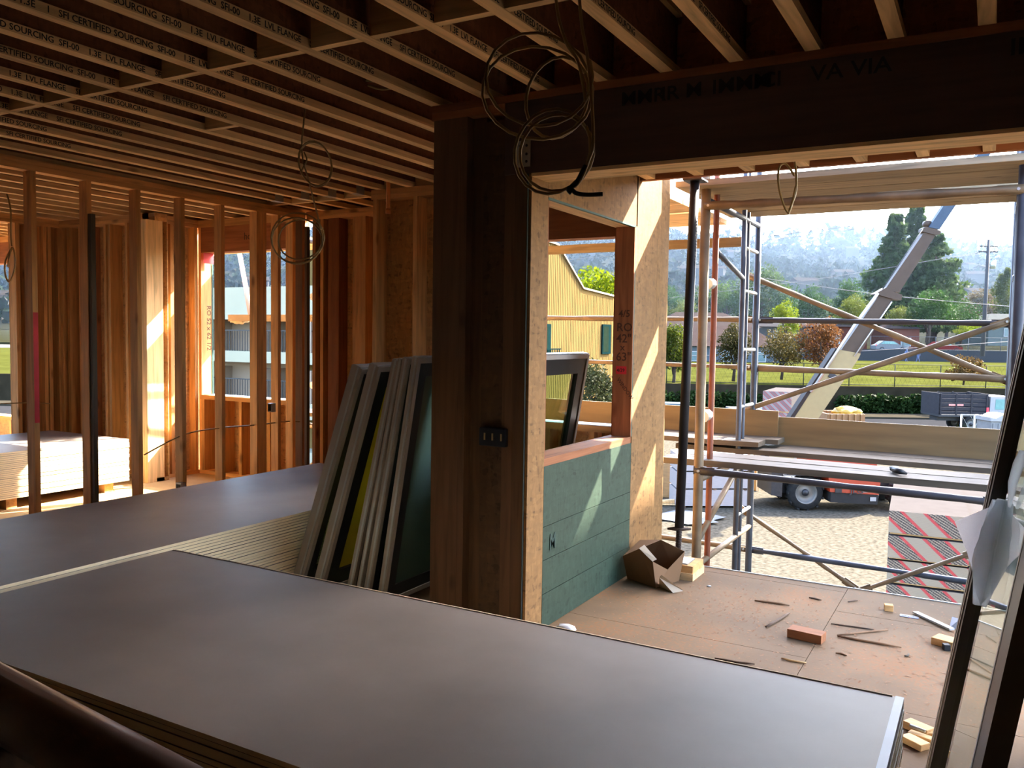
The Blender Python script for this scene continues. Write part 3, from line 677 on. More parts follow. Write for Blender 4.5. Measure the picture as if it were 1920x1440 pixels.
for i, (xt, zt, xb, th, sash, lab) in enumerate((
    (-3.105, 1.302, -3.56, 0.075, 0.06, 'grey framed window unit outermost of the leaning row, next to the drywall stack'),
    (-2.985, 1.318, -3.40, 0.066, 0.09, 'grey framed window unit second from the drywall stack, yellow showing in its glass'),
    (-2.867, 1.355, -3.19, 0.036, 0.05, 'slim leaning window unit between the yellow glass and the next slim frame'),
    (-2.838, 1.362, -3.131, 0.026, 0.05, 'slim leaning window unit in the middle of the three nested grey frames'),
    (-2.795, 1.367, -3.066, 0.036, 0.05, 'slim leaning window unit just behind the front dark glass one'),
    (-2.725, 1.375, -2.955, 0.040, 0.07, 'front leaning window unit with wide dark green glass beside the column'))):
    a, b = q(xt, zt); c_, d_ = q(xb, 0.0)
    zb = 0.045; fr = (zb - d_) / (b - d_); xb2 = c_ + (a - c_) * fr
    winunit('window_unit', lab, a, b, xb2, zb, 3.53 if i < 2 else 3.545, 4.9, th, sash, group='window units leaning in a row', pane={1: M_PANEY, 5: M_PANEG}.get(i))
tag(bx('wood_block', wood(1), None, -3.40, -2.70, 3.6, 3.69, 0.0, 0.043), 'flat lumber under the near feet of the leaning window row', 'wood block')
tag(bx('wood_block', wood(1), None, -3.40, -2.70, 4.7, 4.79, 0.0, 0.043), 'flat lumber under the far feet of the leaning window row', 'wood block')
winunit('window_unit', 'dark framed window unit leaning inside the green wall opening', -2.345, 1.39, -2.57, 0.0, 3.95, 5.2, 0.06, 0.10, group='window units leaning in a row')

# sliding door panel leaning at the right
def doorpanel():
    A = Vector((-0.147, 3.0, 0.0)); B = Vector((-0.075, 1.98, 0.0)); Lr = Vector((0.149, 0.01, 1.0)).normalized(); hh = 2.42
    Yd = (B - A).normalized(); wd = (B - A).length; Nn = Lr.cross(Yd)
    if Nn.x > 0: Nn = -Nn
    t = thing('door_panel', 'tall bronze framed glass door panel leaning by the open edge', 'door', A)
    def bar(nm, u0, u1, v0, v1, n0, n1, mt, par=t):
        c = A + Yd * (u0 + u1) / 2 + Lr * (v0 + v1) / 2 + Nn * (n0 + n1) / 2
        return MB().obox(c, Yd * (u1 - u0) / 2, Lr * (v1 - v0) / 2, Nn * (n1 - n0) / 2).build(nm, mt, par)
    fm = plain('bronze_frame', (0.07, 0.055, 0.05), 0.35, 0.3, 0.06); lm = plain('bronze_light', (0.36, 0.31, 0.27), 0.4, 0.2, 0.05)
    bar('stile', 0, 0.10, 0, hh, -0.045, 0.0, fm); bar('stile', wd - 0.12, wd, 0, hh, -0.045, 0.0, fm)
    bar('rail', 0.10, wd - 0.12, 0, 0.12, -0.045, 0.0, fm); bar('rail', 0.10, wd - 0.12, hh - 0.1, hh, -0.045, 0.0, fm)
    bar('stile_edge', -0.002, 0.022, 0, hh, -0.046, 0.004, lm); bar('stile_bead', 0.048, 0.062, 0.1, hh - 0.1, -0.001, 0.004, lm)
    bar('glazing_bead', wd - 0.135, wd - 0.12, 0.12, hh - 0.1, -0.02, 0.001, plain('pale_bead', (0.45, 0.40, 0.36), 0.4))
    bar('glass_pane', 0.10, wd - 0.12, 0.12, hh - 0.1, -0.026, -0.020, M_GLASS2)
    return A, Yd, Lr, Nn
dA, dY, dL, dN = doorpanel()
# plastic wrapped corner padding hanging over the stile
pc = dA + dL * 0.87 + dN * 0.02
wr_ = MB()
random.seed(3)
def trmat(name, c, f):
    mt, t, b = newmat(name); b.inputs['Base Color'].default_value = (*c, 1); b.inputs['Roughness'].default_value = 0.3
    tr = N(t, 'ShaderNodeBsdfTranslucent'); tr.inputs[0].default_value = (*c, 1); ms = N(t, 'ShaderNodeMixShader'); ms.inputs[0].default_value = f
    tp = N(t, 'ShaderNodeBsdfTransparent'); m2 = N(t, 'ShaderNodeMixShader'); m2.inputs[0].default_value = 0.4 if 'clear' in name else 0.0
    n = N(t, 'ShaderNodeTexNoise'); n.inputs['Scale'].default_value = 30; bump(t, b, n.outputs['Fac'], 0.6, 0.01)
    t.links.new(b.outputs[0], ms.inputs[1]); t.links.new(tr.outputs[0], ms.inputs[2]); t.links.new(ms.outputs[0], m2.inputs[1]); t.links.new(tp.outputs[0], m2.inputs[2]); t.links.new(m2.outputs[0], t.nodes['Material Output'].inputs[0]); return mt
M_WRAP = trmat('clear_bubble_wrap', (0.86, 0.9, 0.95), 0.85)
PY = 2.78
for k, (x0, x1, r0) in enumerate(((1868, 1836, .018), (1876, 1850, .026), (1886, 1862, .022), (1893, 1872, .026), (1902, 1890, .02))):
    pts = []; rad = []
    for i in range(11):
        f = i / 10
        pts.append(W(x0 + (x1 - x0) * f + 5 * math.sin(4 * f + k * 1.7) - 10 * math.sin(PI * f) * (1 if k < 2 else -.4), 938 + 195 * f, 1, PY + 0.02 * k * (1 if k > 2 else -.2)))
        rad.append(r0 * (0.35 + 0.9 * math.sin(PI * (0.1 + 0.8 * f)) * random.uniform(.8, 1.15)))
    wr_.tube(pts, rad, 10)
pad = tag(wr_.build('plastic_padding', M_WRAP), 'crumpled clear plastic padding wrapped round the leaning door stile', 'wrap')
cf = MB(); cf.add([W(px, py, 1, PY + .04 - .01 * (k_ == 2)) for k_, (px, py) in enumerate(((1862, 948), (1790, 978), (1812, 1032), (1838, 1122), (1860, 1110)))], [(0, 1, 2), (0, 2, 4), (2, 3, 4)])
cf.build('card_flap', trmat('pale_foam_sheet', (0.72, 0.66, 0.68), 0.55), pad)
sc_ = MB(); sc_.tube([W(1916, 845, 1, 2.5), W(1910, 870, 1, 2.5), W(1899, 905, 1, 2.52), W(1893, 950, 1, 2.55)], [0.006, 0.013, 0.011, 0.004], 8)
tag(sc_.build('plastic_strip', M_WRAP), 'torn clear plastic strip taped on the leaning door glass', 'wrap')
random.seed(11)

# ------------------------------------------------------------------ cables hanging from the joists
def spline(pts, n=10):
    out = []; P = [Vector(p) for p in pts]
    for i in range(len(P) - 1):
        a, b, c, d = P[max(i - 1, 0)], P[i], P[i + 1], P[min(i + 2, len(P) - 1)]
        for k in range(n):
            t = k / n; out.append(0.5 * ((2 * b) + (c - a) * t + (2 * a - 5 * b + 4 * c - d) * t * t + (3 * b - a - 3 * c + d) * t ** 3))
    out.append(P[-1]); return out
def coil(cx, cy, rx, ry, dep, turns, tilt=0.0, start=0.0, n=20, drift=(4, 6)):
    pts = []
    for i in range(int(turns * n) + 1):
        t = start + 2 * PI * i / n; f = i / n
        x = cx + (rx * math.cos(t)) * math.cos(tilt) - ry * math.sin(t) * math.sin(tilt) + drift[0] * f
        y = cy + (rx * math.cos(t)) * math.sin(tilt) + ry * math.sin(t) * math.cos(tilt) + drift[1] * f
        pts.append(D(x, y, dep + 0.012 * math.sin(t * 1.3) + 0.008 * f))
    return pts
def cable(name, label, runs, r, group=None):
    o = MB()
    for p in runs: o.tube(p, r, 8)
    return tag(o.build(name, M_CABLE), label, 'cable', group)
dep = 2.35
cable('cable_coil', 'large tan cable coil with two loops hanging by the column in front of the beam', [
    spline([D(1040, -70, dep), D(1045, 20, dep), D(1062, 80, dep), D(1082, 112, dep), D(1092, 150, dep), D(1098, 190, dep)]),
    coil(1012, 138, 100, 92, dep, 1.0, 0.3, -0.6, drift=(-4, 20)), coil(1008, 172, 104, 88, dep + 0.01, 1.0, 0.1, -0.5, drift=(0, 4)), coil(1044, 182, 58, 78, dep + 0.02, 1.0, 0.25, -0.8, drift=(2, 2)),
    spline([D(1082, -70, dep + .02), D(1090, 40, dep + .02), D(1102, 110, dep), D(1110, 200, dep), D(1112, 270, dep), D(1104, 300, dep), D(1090, 335, dep), D(1078, 350, dep)]),
    coil(1036, 282, 70, 82, dep + 0.01, 1.0, 0.35, -0.9, drift=(0, 3)), coil(1044, 285, 68, 74, dep + 0.02, 1.0, 0.5, -0.7, drift=(0, 3))], 0.0046)
o = MB().tube(spline([D(1070, 352, dep), D(1080, 362, dep), D(1100, 365, dep), D(1130, 364, dep)]), 0.0062, 8)
o.tube(spline([D(1098, 310, dep), D(1088, 330, dep), D(1080, 345, dep), D(1072, 350, dep), D(1066, 356, dep), D(1072, 362, dep)]), 0.007, 8)
tag(o.build('cable_end', M_BLACK), 'black taped cable end knotted under the large cable coil', 'cable')
dep = 4.63
cable('cable_coil', 'thin tan cable with a small loop and a wide coil before the stud partition', [
    spline([W(572, 200, 2, CZ + 0.1), D(570, 225, dep), D(566, 265, dep), D(568, 300, dep), D(578, 335, dep), D(588, 375, dep), D(602, 430, dep)]),
    spline([D(569, 330, dep), D(566, 320, dep), D(575, 300, dep), D(570, 285, dep)]),
    coil(590, 305, 30, 42, dep, 2.0, -0.25, 2.2, drift=(1, 2)),
    coil(558, 445, 50, 48, dep, 1.0, 0.0, -0.3, drift=(0, 2)), coil(556, 450, 48, 44, dep + 0.01, 1.0, 0.3, -0.5, drift=(2, 3)), coil(563, 448, 42, 38, dep + 0.02, 1.0, -0.2, -0.2, drift=(1, 2))], 0.0045)
dep = 4.1
cable('cable_coil', 'tan cable loop hanging from the balcony roof before the scaffold', [
    spline([D(1489, 292, dep), D(1493, 330, dep), D(1492, 360, dep), D(1482, 390, dep), D(1478, 402, dep)]),
    spline([D(1490, 330, dep), D(1474, 308, dep), D(1462, 312, dep), D(1459, 335, dep), D(1464, 368, dep), D(1477, 398, dep), D(1486, 378, dep), D(1492, 350, dep)])], 0.006)
dep = 7.4
cable('cable_coil', 'pale cable loop hanging in the second room at the frame edge', [
    spline([W(12, 360, 2, CZ + 0.05), D(20, 395, dep), D(20, 440, dep), D(22, 462, dep)]),
    spline([D(22, 465, dep), D(10, 490, dep), D(10, 515, dep), D(18, 528, dep), D(27, 505, dep), D(28, 480, dep), D(22, 465, dep), D(14, 500, dep)])], 0.008)
cable('wall_cable', 'thin tan cable threaded through the studs of the partition', [spline([W(270, 853, 0, -5.82), W(345, 815, 0, -5.82), W(410, 803, 0, -5.82), W(480, 797, 0, -5.82), W(545, 790, 0, -5.82), W(590, 795, 0, -5.82)], 8)], 0.006)
cable('wall_cable', 'thin tan cable along the studs of the far room wall', [spline([W(0, 757, 0, -8.70), W(60, 755, 0, -8.70), W(95, 757, 0, -8.70)], 6)], 0.006)
cable('joist_cable', 'short tan cable looping between two dark joists above the coil', [spline([W(686, 151, 2, CZ + .1), W(705, 152, 2, CZ + .1), W(735, 145, 2, CZ + .1)]), spline([W(690, 160, 2, CZ + .08), W(712, 167, 2, CZ + .06), W(735, 165, 2, CZ + .06), W(757, 152, 2, CZ + .1)])], 0.006)
sp = thing('sprinkler_drop', 'orange plastic sprinkler drop pipe hanging before the rear sheathing', 'pipe', (-4.115, 5.28, 2.44))
MB().tube([(-4.115, 5.28, 2.46), (-4.115, 5.28, 2.95)], 0.0165, 12).build('pipe', M_CPVC, sp)
MB().tube([(-4.115, 5.28, 2.44), (-4.115, 5.28, 2.475)], 0.0215, 12).build('pipe_cap', M_CPVC, sp)

# unseen slab added past the open edge, shaped to shade the balcony floor
wing = struct(bx('wall_wing', M_OSB, None, 3.2, 5.2, 9.6, 17.2, GZ, 10.25))
# ------------------------------------------------------------------ scaffold outside the balcony
def tubeo(name, mt, parent, p, q_, r=0.024, n=10): return MB().tube([p, q_], r, n).build(name, mt, parent)
def fitting(name, mt, parent, p, d, r=0.034): d = Vector(d).normalized(); return MB().tube([Vector(p) - d * 0.05, Vector(p) + d * 0.05], r, 8).build(name, mt, parent)
FZ0, FZ1 = GZ, 4.4
def sframe(x, label, mats, dy=0.0):
    t = thing('scaffold_tower', label, 'scaffold', (x, 6.6 + dy, GZ), 'scaffold frames outside the balcony')
    for y, mt, r, z1 in ((5.86 + dy, mats[0], 0.034, FZ1), (6.13 + dy, mats[1], 0.022, FZ1), (6.93 + dy, mats[2], 0.022, FZ1), (7.06 + dy, mats[2], 0.016, FZ1), (7.40 + dy, mats[2], 0.028, FZ1)):
        tubeo('leg', mt, t, (x, y, FZ0 + 0.02), (x, y, z1), r)
    for z in (-3.0, -1.15, -0.12, 0.5, 2.48): tubeo('crossbar', mats[2] if z > 0.6 else mats[0], t, (x, 5.86 + dy, z), (x, 7.40 + dy, z), 0.022)
    for z in (-2.5, -2.0, -1.6, -0.7, 0.05, 0.95, 1.42, 1.9, 2.25, 3.0): tubeo('rung', M_STEEL if mats[2] is M_TUBEB else mats[2], t, (x, 6.93 + dy, z), (x, 7.40 + dy, z), 0.015)
    tubeo('knee_brace', mats[0], t, (x, 5.88 + dy, 0.06), (x, 6.93 + dy, 0.45), 0.022); tubeo('knee_brace', mats[2], t, (x, 6.13 + dy, 2.15), (x, 6.93 + dy, 2.0), 0.02)
    for y in (5.86 + dy, 6.93 + dy, 7.40 + dy): MB().box(x - 0.08, x + 0.08, y - 0.08, y + 0.08, GZ, GZ + 0.02).build('base_plate', M_STEEL, t)
    for z in (0.95, 1.9): fitting('coupler', M_STEEL, t, (x, 6.0 + dy, z), (0, 1, 0.1), 0.04)
    return t
sframe(-1.78, 'scaffold frame with a thick tan leg and ladder rungs beyond the black shoring jack', (M_TUBE, M_RUST, M_TUBEB))
sframe(0.13, 'dark scaffold frame at the open end behind the leaning door panel', (M_TUBED, M_TUBED, M_TUBED))
sframe(-3.95, 'scaffold frame outside the rear wall opening behind the green wall', (M_TUBE, M_RUST, M_TUBEB))
sframe(-6.35, 'scaffold frame outside the window of the second room', (M_TUBE, M_TUBE, M_TUBEB), 0.9)
def rail(name, label, p, q_, mt, r=0.022, flat=True, group='scaffold rails and braces'):
    p = Vector(p); q_ = Vector(q_); d = (q_ - p).normalized()
    k = 15; pts = [p.lerp(q_, i / k) for i in range(k + 1)]
    rr = [r * random.uniform(0.85, 1.2) for _ in pts]
    o = tag(MB().tube(pts, rr, 8).build(name, mt), label, 'scaffold rail', group)
    if flat:
        for e, s in ((p, 1), (q_, -1)):
            MB().beam(e - d * 0.01 * s, e + d * 0.14 * s, 0.012, 0.058).build('flat_end', mt, o); MB().tube([e + d * 0.03 * s + Vector((0, -0.03, 0)), e + d * 0.03 * s + Vector((0, 0.02, 0))], 0.01, 6).build('pin', M_STEEL, o)
    return o
YO = 7.43
rail('scaffold_rail', 'dark upper guard rail across the balcony view', (-1.78, YO, 1.676), (0.13, YO, 1.655), M_TUBED)
rail('scaffold_rail', 'mud crusted lower guard rail across the balcony view', (-1.80, YO, 1.262), (0.13, YO, 1.235), M_TUBE, 0.026)
rail('scaffold_rail', 'tan upper guard rail seen through the green wall opening', (-3.95, YO, 1.69), (-1.80, YO, 1.68), M_TUBE)
rail('scaffold_rail', 'tan lower guard rail seen through the green wall opening', (-3.95, YO, 1.275), (-1.80, YO, 1.265), M_TUBE, 0.018)
rail('scaffold_rail', 'upper guard rail outside the window of the second room', (-6.33, YO + .9, 1.69), (-3.97, YO + .05, 1.69), M_TUBE)
rail('scaffold_brace', 'cross brace falling to the lower guard rail by the dark frame', (-1.90, YO + 0.03, 2.075), (0.13, YO + 0.03, 1.21), M_TUBE)
rail('scaffold_brace', 'cross brace rising to the upper guard rail by the dark frame', (-1.90, YO - 0.03, 0.872), (0.12, YO - 0.03, 1.68), M_TUBE)
rail('scaffold_brace', 'brace falling across the gravel below the plank walkway', (-1.90, YO + 0.02, 0.03), (-0.88, YO + 0.02, -0.56), M_TUBE, 0.018)
rail('scaffold_brace', 'brace rising over the striped bundles below the walkway', (-0.90, YO - 0.03, -0.57), (0.0, YO - 0.03, -0.085), M_TUBE, 0.018)
rail('scaffold_rail', 'blue grey tube crossing low over the gravel yard', (-1.80, YO, -0.335), (0.13, YO, -0.362), M_TUBEB)
rail('scaffold_rail', 'tan tube low beside the corner panel above the gravel', (-3.95, YO, -0.32), (-1.80, YO, -0.335), M_TUBE)
rail('scaffold_rail', 'tan ledger tube under the lower plank walkway', (-1.80, 5.84, 0.572), (0.13, 5.84, 0.545), M_TUBED, 0.022)
rail('scaffold_rail', 'ledger tube under the upper planks, tan turning dark', (-1.78, 5.84, 2.43), (0.13, 5.84, 2.41), M_TUBE, 0.029)
def plank(label, x0, x1, y0, y1, z0, z1, rot=0.0, mt=None, group='scaffold planks', name='scaffold_plank'):
    o = MB()
    seg = 7
    for i in range(seg):          # slightly bowed board
        pass
    vs = []; fs = []
    for i in range(seg + 1):
        x = x0 + (x1 - x0) * i / seg; dz = random.uniform(-.003, .003); dy = random.uniform(-.003, .003)
        vs += [(x, y0 + dy, z0 + dz), (x, y1 + dy, z0 + dz), (x, y1 + dy, z1 + dz), (x, y0 + dy, z1 + dz)]
    for i in range(seg):
        a = 4 * i; b = a + 4
        for j in range(4): fs.append((a + j, b + j, b + (j + 1) % 4, a + (j + 1) % 4))
    fs += [(3, 2, 1, 0), (4 * seg, 4 * seg + 1, 4 * seg + 2, 4 * seg + 3)]
    fs = [tuple(reversed(f)) for f in fs]
    o.add(vs, fs); ob = o.build(name, mt or M_PLANK)
    return tag(ob, label, 'plank', group)
plank('weathered scaffold plank nearest the balcony, front board of the lower walkway', -2.12, 1.2, 6.03, 6.26, 0.575, 0.62)
plank('second weathered plank of the lower walkway, just behind the front board', -1.98, 1.2, 6.27, 6.50, 0.577, 0.622)
plank('third plank of the lower walkway, beyond the gap', -2.3, 1.2, 6.90, 7.13, 0.575, 0.615)
plank('rearmost plank of the lower walkway, against the plywood toe board', -2.3, 1.2, 7.14, 7.38, 0.575, 0.615)
plank('raised plank overlapping the walkway near the green wall, front one', -4.5, -1.60, 6.86, 7.10, 0.64, 0.68)
plank('raised plank overlapping the walkway near the green wall, rear one', -4.5, -1.50, 7.11, 7.36, 0.64, 0.68)
plank('plank under the window of the second room, outside', -7.6, -4.0, 6.9, 7.3, 0.60, 0.64)
for k, (a, b) in enumerate(((5.70, 5.94), (5.95, 6.19), (6.20, 6.47), (6.70, 7.00), (7.01, 7.32))):
    plank(('front board of the upper scaffold deck overhead', 'second board of the upper scaffold deck overhead', 'middle board of the upper scaffold deck overhead', 'fourth wide board of the upper scaffold deck overhead', 'rear board of the upper scaffold deck overhead')[k], -1.95 if k < 3 else -2.0, 1.3, a, b, 2.55, 2.59, mt=wood(0, 'tan'))
for k, (a, b) in enumerate(((5.72, 6.08), (6.10, 6.48), (6.52, 6.89), (6.90, 7.28))):
    plank('%s board of the upper deck past the green wall corner' % ('front', 'second', 'third', 'rear')[k], -4.40, -2.02, a, b, 2.49, 2.53, mt=wood(0, 'pale'))
for k, (a, b) in enumerate(((6.75, 7.15), (7.17, 7.6))):
    plank('%s board of the upper deck outside the second room window' % ('inner', 'outer')[k], -9.6, -6.4, a, b, 2.49, 2.53, mt=wood(0, 'pale'))
for k in range(6): plank('%s unseen board added one lift higher to shade the jamb' % ('first', 'second', 'third', 'fourth', 'fifth', 'sixth')[k], -0.45, 2.6, 5.72 + .33 * k, 6.04 + .33 * k, 4.38, 4.42)  # out of view, added to keep the sun off the jamb
plank('lumber edge hanging below the upper deck past the green wall corner', -4.4, -1.85, 7.3, 7.34, 2.30, 2.38, mt=wood(0, 'tan'))
plank('long plywood toe board along the lower walkway', -1.60, 1.2, 7.40, 7.42, 0.60, 0.85, mt=M_PLY, group='plywood toe boards', name='toe_board')
plank('plywood toe board on the raised planks by the green wall', -4.5, -1.56, 7.37, 7.39, 0.67, 0.90, mt=M_PLY, group='plywood toe boards', name='toe_board')
gl = MB().blob(W(1678, 880, 2, 0.64), 0.035, 0.028, 0.022, 2, 0.25); pg = W(1690, 884, 2, 0.64)
gl.tube([W(1676, 880, 2, 0.645), W(1688, 884, 2, 0.645), W(1700, 888, 2, 0.63)], [0.02, 0.02, 0.008], 8)
tag(gl.build('work_glove', M_BLACK), 'black work glove lying on the lower walkway planks', 'glove')
# shoring jack standing on the balcony
jk = thing('shoring_jack', 'black screw shoring jack standing on blocks at the balcony corner', 'jack', (-1.69, 5.17, 0.09))
def jp(f): return Vector((-1.69, 5.17, 0.09)).lerp(Vector((-1.643, 5.17, 2.49)), f)
MB().tube([jp(0.09), jp(1.0)], 0.029, 14).build('post', M_BLACK, jk)
sw = MB(); sw.tube([jp(0), jp(0.12)], 0.016, 10)
for k in range(26): sw.tube([jp(0.005 + 0.0044 * k), jp(0.007 + 0.0044 * k)], 0.02, 10)
sw.build('screw', plain('dark_rusty_screw', (0.05, 0.03, 0.022), 0.6, 0.5, 0.3), jk)
MB().tube([jp(0.085) - UX * 0.075, jp(0.085), jp(0.085) + UX * 0.075], [0.007, 0.018, 0.007], 8).build('handle', plain('dark_rusty_screw', (0.05, 0.03, 0.022)), jk)
MB().box(-1.76, -1.60, 5.09, 5.24, 0.09, 0.10).build('base_plate', M_STEEL, jk)
MB().box(-1.70, -1.58, 5.10, 5.24, 2.478, 2.489).build('head_plate', M_BLACK, jk)
th_ = MB()
for k in range(16): th_.tube([jp(0.78 + k * 0.008) + Vector((0.027, -0.01, 0)), jp(0.78 + k * 0.008) + Vector((0.033, -0.012, 0))], 0.004, 5)
th_.build('adjusting_teeth', M_STEEL, jk)
tag(bx('wood_block', wood(0, 'pale'), None, -1.90, -1.555, 5.06, 5.30, 0.0, 0.045), 'lower lumber block under the black shoring jack', 'wood block')
tag(bx('wood_block', wood(0, 'fir'), None, -1.90, -1.56, 5.07, 5.29, 0.0455, 0.09), 'upper lumber block under the black shoring jack', 'wood block')

# ------------------------------------------------------------------ things lying on the balcony floor
random.seed(5)
bag = thing('paper_bag', 'crumpled brown paper bag on the floor against the green wall end', 'bag', (-1.80, 4.95, 0))
bv = [(-1.925, 4.90, 0.002), (-1.70, 4.80, 0.002), (-1.63, 5.02, 0.002), (-1.88, 5.05, 0.002),
      (-1.942, 4.86, 0.15), (-1.71, 4.76, 0.17), (-1.60, 5.03, 0.19), (-1.90, 5.04, 0.22), (-1.80, 4.77, 0.235), (-1.66, 4.89, 0.10), (-1.76, 5.04, 0.24)]
bf = [(3, 2, 1, 0), (0, 1, 5, 8, 4), (1, 2, 9), (1, 9, 5), (2, 6, 9), (2, 3, 10), (2, 10, 6), (3, 7, 10), (3, 0, 4), (3, 4, 7), (4, 8, 10), (4, 10, 7)]
bo = MB().add(bv, bf).build('bag_body', M_KRAFT, bag)
sm = bo.modifiers.new('solid', 'SOLIDIFY'); sm.thickness = 0.002
MB().add([(-1.80, 4.765, 0.238), (-1.71, 4.757, 0.172), (-1.69, 4.775, 0.185), (-1.78, 4.80, 0.255)], [(0, 1, 2, 3)]).build('bag_fold', plain('bag_fold_sheen', (0.52, 0.40, 0.28), 0.4), bag)
fd = MB(); f0 = W(1236, 1083, 2, 0.08); f1 = W(1262, 1112, 2, 0.0); f2 = W(1282, 1108, 2, 0.01); f3 = W(1240, 1078, 2, 0.1); f4 = W(1236, 1100, 2, 0.0)
fd.add([f0, f1, f2, f3, f4], [(0, 4, 1), (0, 1, 2, 3)])
fo = fd.build('paper_scrap', plain('pale_paper', (0.50, 0.38, 0.26), 0.5)); fo.modifiers.new('solid', 'SOLIDIFY').thickness = 0.002
tag(fo, 'folded pale paper scrap in front of the brown paper bag', 'scrap')
pb = MB().tube([W(1240, 1071, 2, 0.04), W(1256, 1079, 2, 0.03), W(1268, 1078, 2, 0.03), W(1284, 1077, 2, 0.02)], [0.012, 0.022, 0.018, 0.024], 9)
tag(pb.build('plastic_bottle', glassmat('clear_plastic', (0.8, 0.78, 0.72))), 'small crushed clear bottle beside the paper bag', 'bottle')
def scrapbox(name, label, px, py, ln, wd, ht, ang, mt, cat='wood scrap', group=None, bevel=0.002):
    p = W(px, py, 2, 0.0); a = Vector((math.cos(ang), math.sin(ang), 0)); b = Vector((-a.y, a.x, 0))
    return tag(MB().obox(p + ZX * (ht / 2 + 0.0008), a * ln / 2, b * wd / 2, ZX * ht / 2).build(name, mt, None, bevel), label, cat, group)
scrapbox('wood_block', 'reddish lumber offcut lying in the middle of the balcony floor', 1512, 1198, 0.17, 0.085, 0.045, -0.12, wood(0, 'red'))
scrapbox('wood_block', 'small cube offcut near the balcony floor edge', 1666, 1145, 0.045, 0.04, 0.035, 0.2, wood(0, 'fir'))
scrapbox('wood_block', 'angled lumber offcut beside the leaning door panel', 1782, 1212, 0.15, 0.09, 0.035, -0.35, wood(0, 'fir'))
scrapbox('foam_lump', 'black crumpled scrap against the angled offcut by the door', 1774, 1219, 0.03, 0.03, 0.03, 0.4, M_BLACK, 'scrap')
tg = scrapbox('paper_tag', 'white and blue printed tag on the balcony floor', 1705, 1156, 0.095, 0.035, 0.002, -0.02, M_WHITE, 'tag', bevel=0)
pt = W(1705, 1156, 2, 0.003)
bx('tag_band', plain('tag_blue', (0.08, 0.12, 0.42), 0.5), tg, pt.x - 0.045, pt.x + 0.045, pt.y - 0.016, pt.y - 0.006, 0.0029, 0.0034)
text('tag_text', 'FASTENER', 0.014, M_INK, tg, (pt.x - 0.04, pt.y - 0.002, 0.003), (1, 0, 0), (0, 1, 0), 0.0002)
def stick(label, a, b, r, mt, z=0.0): 
    p = W(a[0], a[1], 2, 0.0); q_ = W(b[0], b[1], 2, 0.0)
    mid = p.lerp(q_, 0.5) + Vector((random.uniform(-.01, .01), random.uniform(-.012, .012), 0))
    o = MB(); pts = [x + ZX * (r + 0.0005) for x in (p, p.lerp(mid, 0.5), mid, q_.lerp(mid, 0.5), q_)]
    o.tube(pts, [r * 0.7, r, r, r, r * 0.6], 5)
    return tag(o.build('wood_sliver', mt), label, 'wood scrap', 'wood slivers on the balcony floor')
dk = plain('bark_sliver', (0.085, 0.045, 0.025), 0.8, 0, 0.3); mid_ = plain('brown_sliver', (0.22, 0.11, 0.05), 0.8, 0, 0.3)
stick('thin brown sliver lying toward the balcony edge, left of the small cube', (1415, 1128), (1480, 1137), 0.006, mid_)
stick('dark bark sliver slanting behind the reddish offcut', (1436, 1178), (1480, 1152), 0.007, dk)
stick('long thin sliver forming the upper arm of a V beside the reddish offcut', (1570, 1193), (1665, 1183), 0.005, mid_)
stick('long thin sliver forming the lower arm of a V beside the reddish offcut', (1570, 1195), (1690, 1216), 0.006, mid_)
stick('thin twig just above the V of slivers on the balcony floor', (1558, 1171), (1638, 1182), 0.004, dk)
stick('thin sliver lying along the back edge of the nearest drywall stack', (1340, 1236), (1415, 1247), 0.005, dk)
stick('short pale sliver near the nearest drywall stack edge', (1465, 1236), (1512, 1245), 0.005, wood(0, 'pale'))
stick('short dark splinter near the balcony floor edge', (1517, 1122), (1540, 1127), 0.005, dk)
stick('short splinter by the floor edge beyond the small cube', (1590, 1130), (1608, 1127), 0.004, dk)
stick('tiny splinter in front of the reddish offcut', (1567, 1226), (1588, 1231), 0.004, mid_)
stick('small grey splinter near the door panel foot', (1696, 1232), (1704, 1228), 0.005, wood(0, 'grey'))
ms = MB(); a = W(1716, 1148, 2, 0.01); b = W(1785, 1180, 2, 0.012); dd = (b - a).normalized()
ms.beam(a, b, 0.03, 0.01); tag(ms.build('metal_strip', M_STEEL), 'bent grey metal strip near the balcony edge by the door panel', 'metal strip')
mc = MB(); c = W(1800, 1178, 2, 0.0); mc.add([(c.x - .05, c.y - .03, .002), (c.x + .05, c.y - .04, .002), (c.x + .06, c.y + .03, .03), (c.x - .04, c.y + .035, .045), (c.x, c.y, .05)], [(0, 1, 4), (1, 2, 4), (2, 3, 4), (3, 0, 4)])
tag(mc.build('metal_scrap', M_STEEL), 'crumpled metal scrap at the end of the grey strip', 'scrap')
for k, (px, py, l, w_, h_, an, lb) in enumerate(((1722, 1372, .10, .05, .03, -0.5, 'upper broken lumber scrap beside the taped stack end'), (1735, 1390, .12, .035, .02, -0.3, 'middle splintered lumber scrap beside the taped stack end'), (1715, 1398, .09, .05, .025, -0.6, 'lowest pale lumber scrap beside the taped stack end'), (1748, 1382, .06, .03, .02, 0.5, 'small chip leaning among the scraps by the taped stack end'))):
    scrapbox('wood_scrap', lb, px, py, l, w_, h_, an, wood(0, 'pale'))
mk = MB().tube([W(1706, 1360, 2, 0.035), W(1735, 1371, 2, 0.035)], 0.006, 8); tag(mk.build('pencil', M_STEEL), 'thin grey rod on top of the lumber scraps', 'rod')
wbx = W(1779, 1277, 2, 0.015); tag(MB().blob(wbx, 0.018, 0.016, 0.015, 2, 0.2).build('paper_wad', M_CARD), 'small pale paper wad near the door panel stile', 'wad')
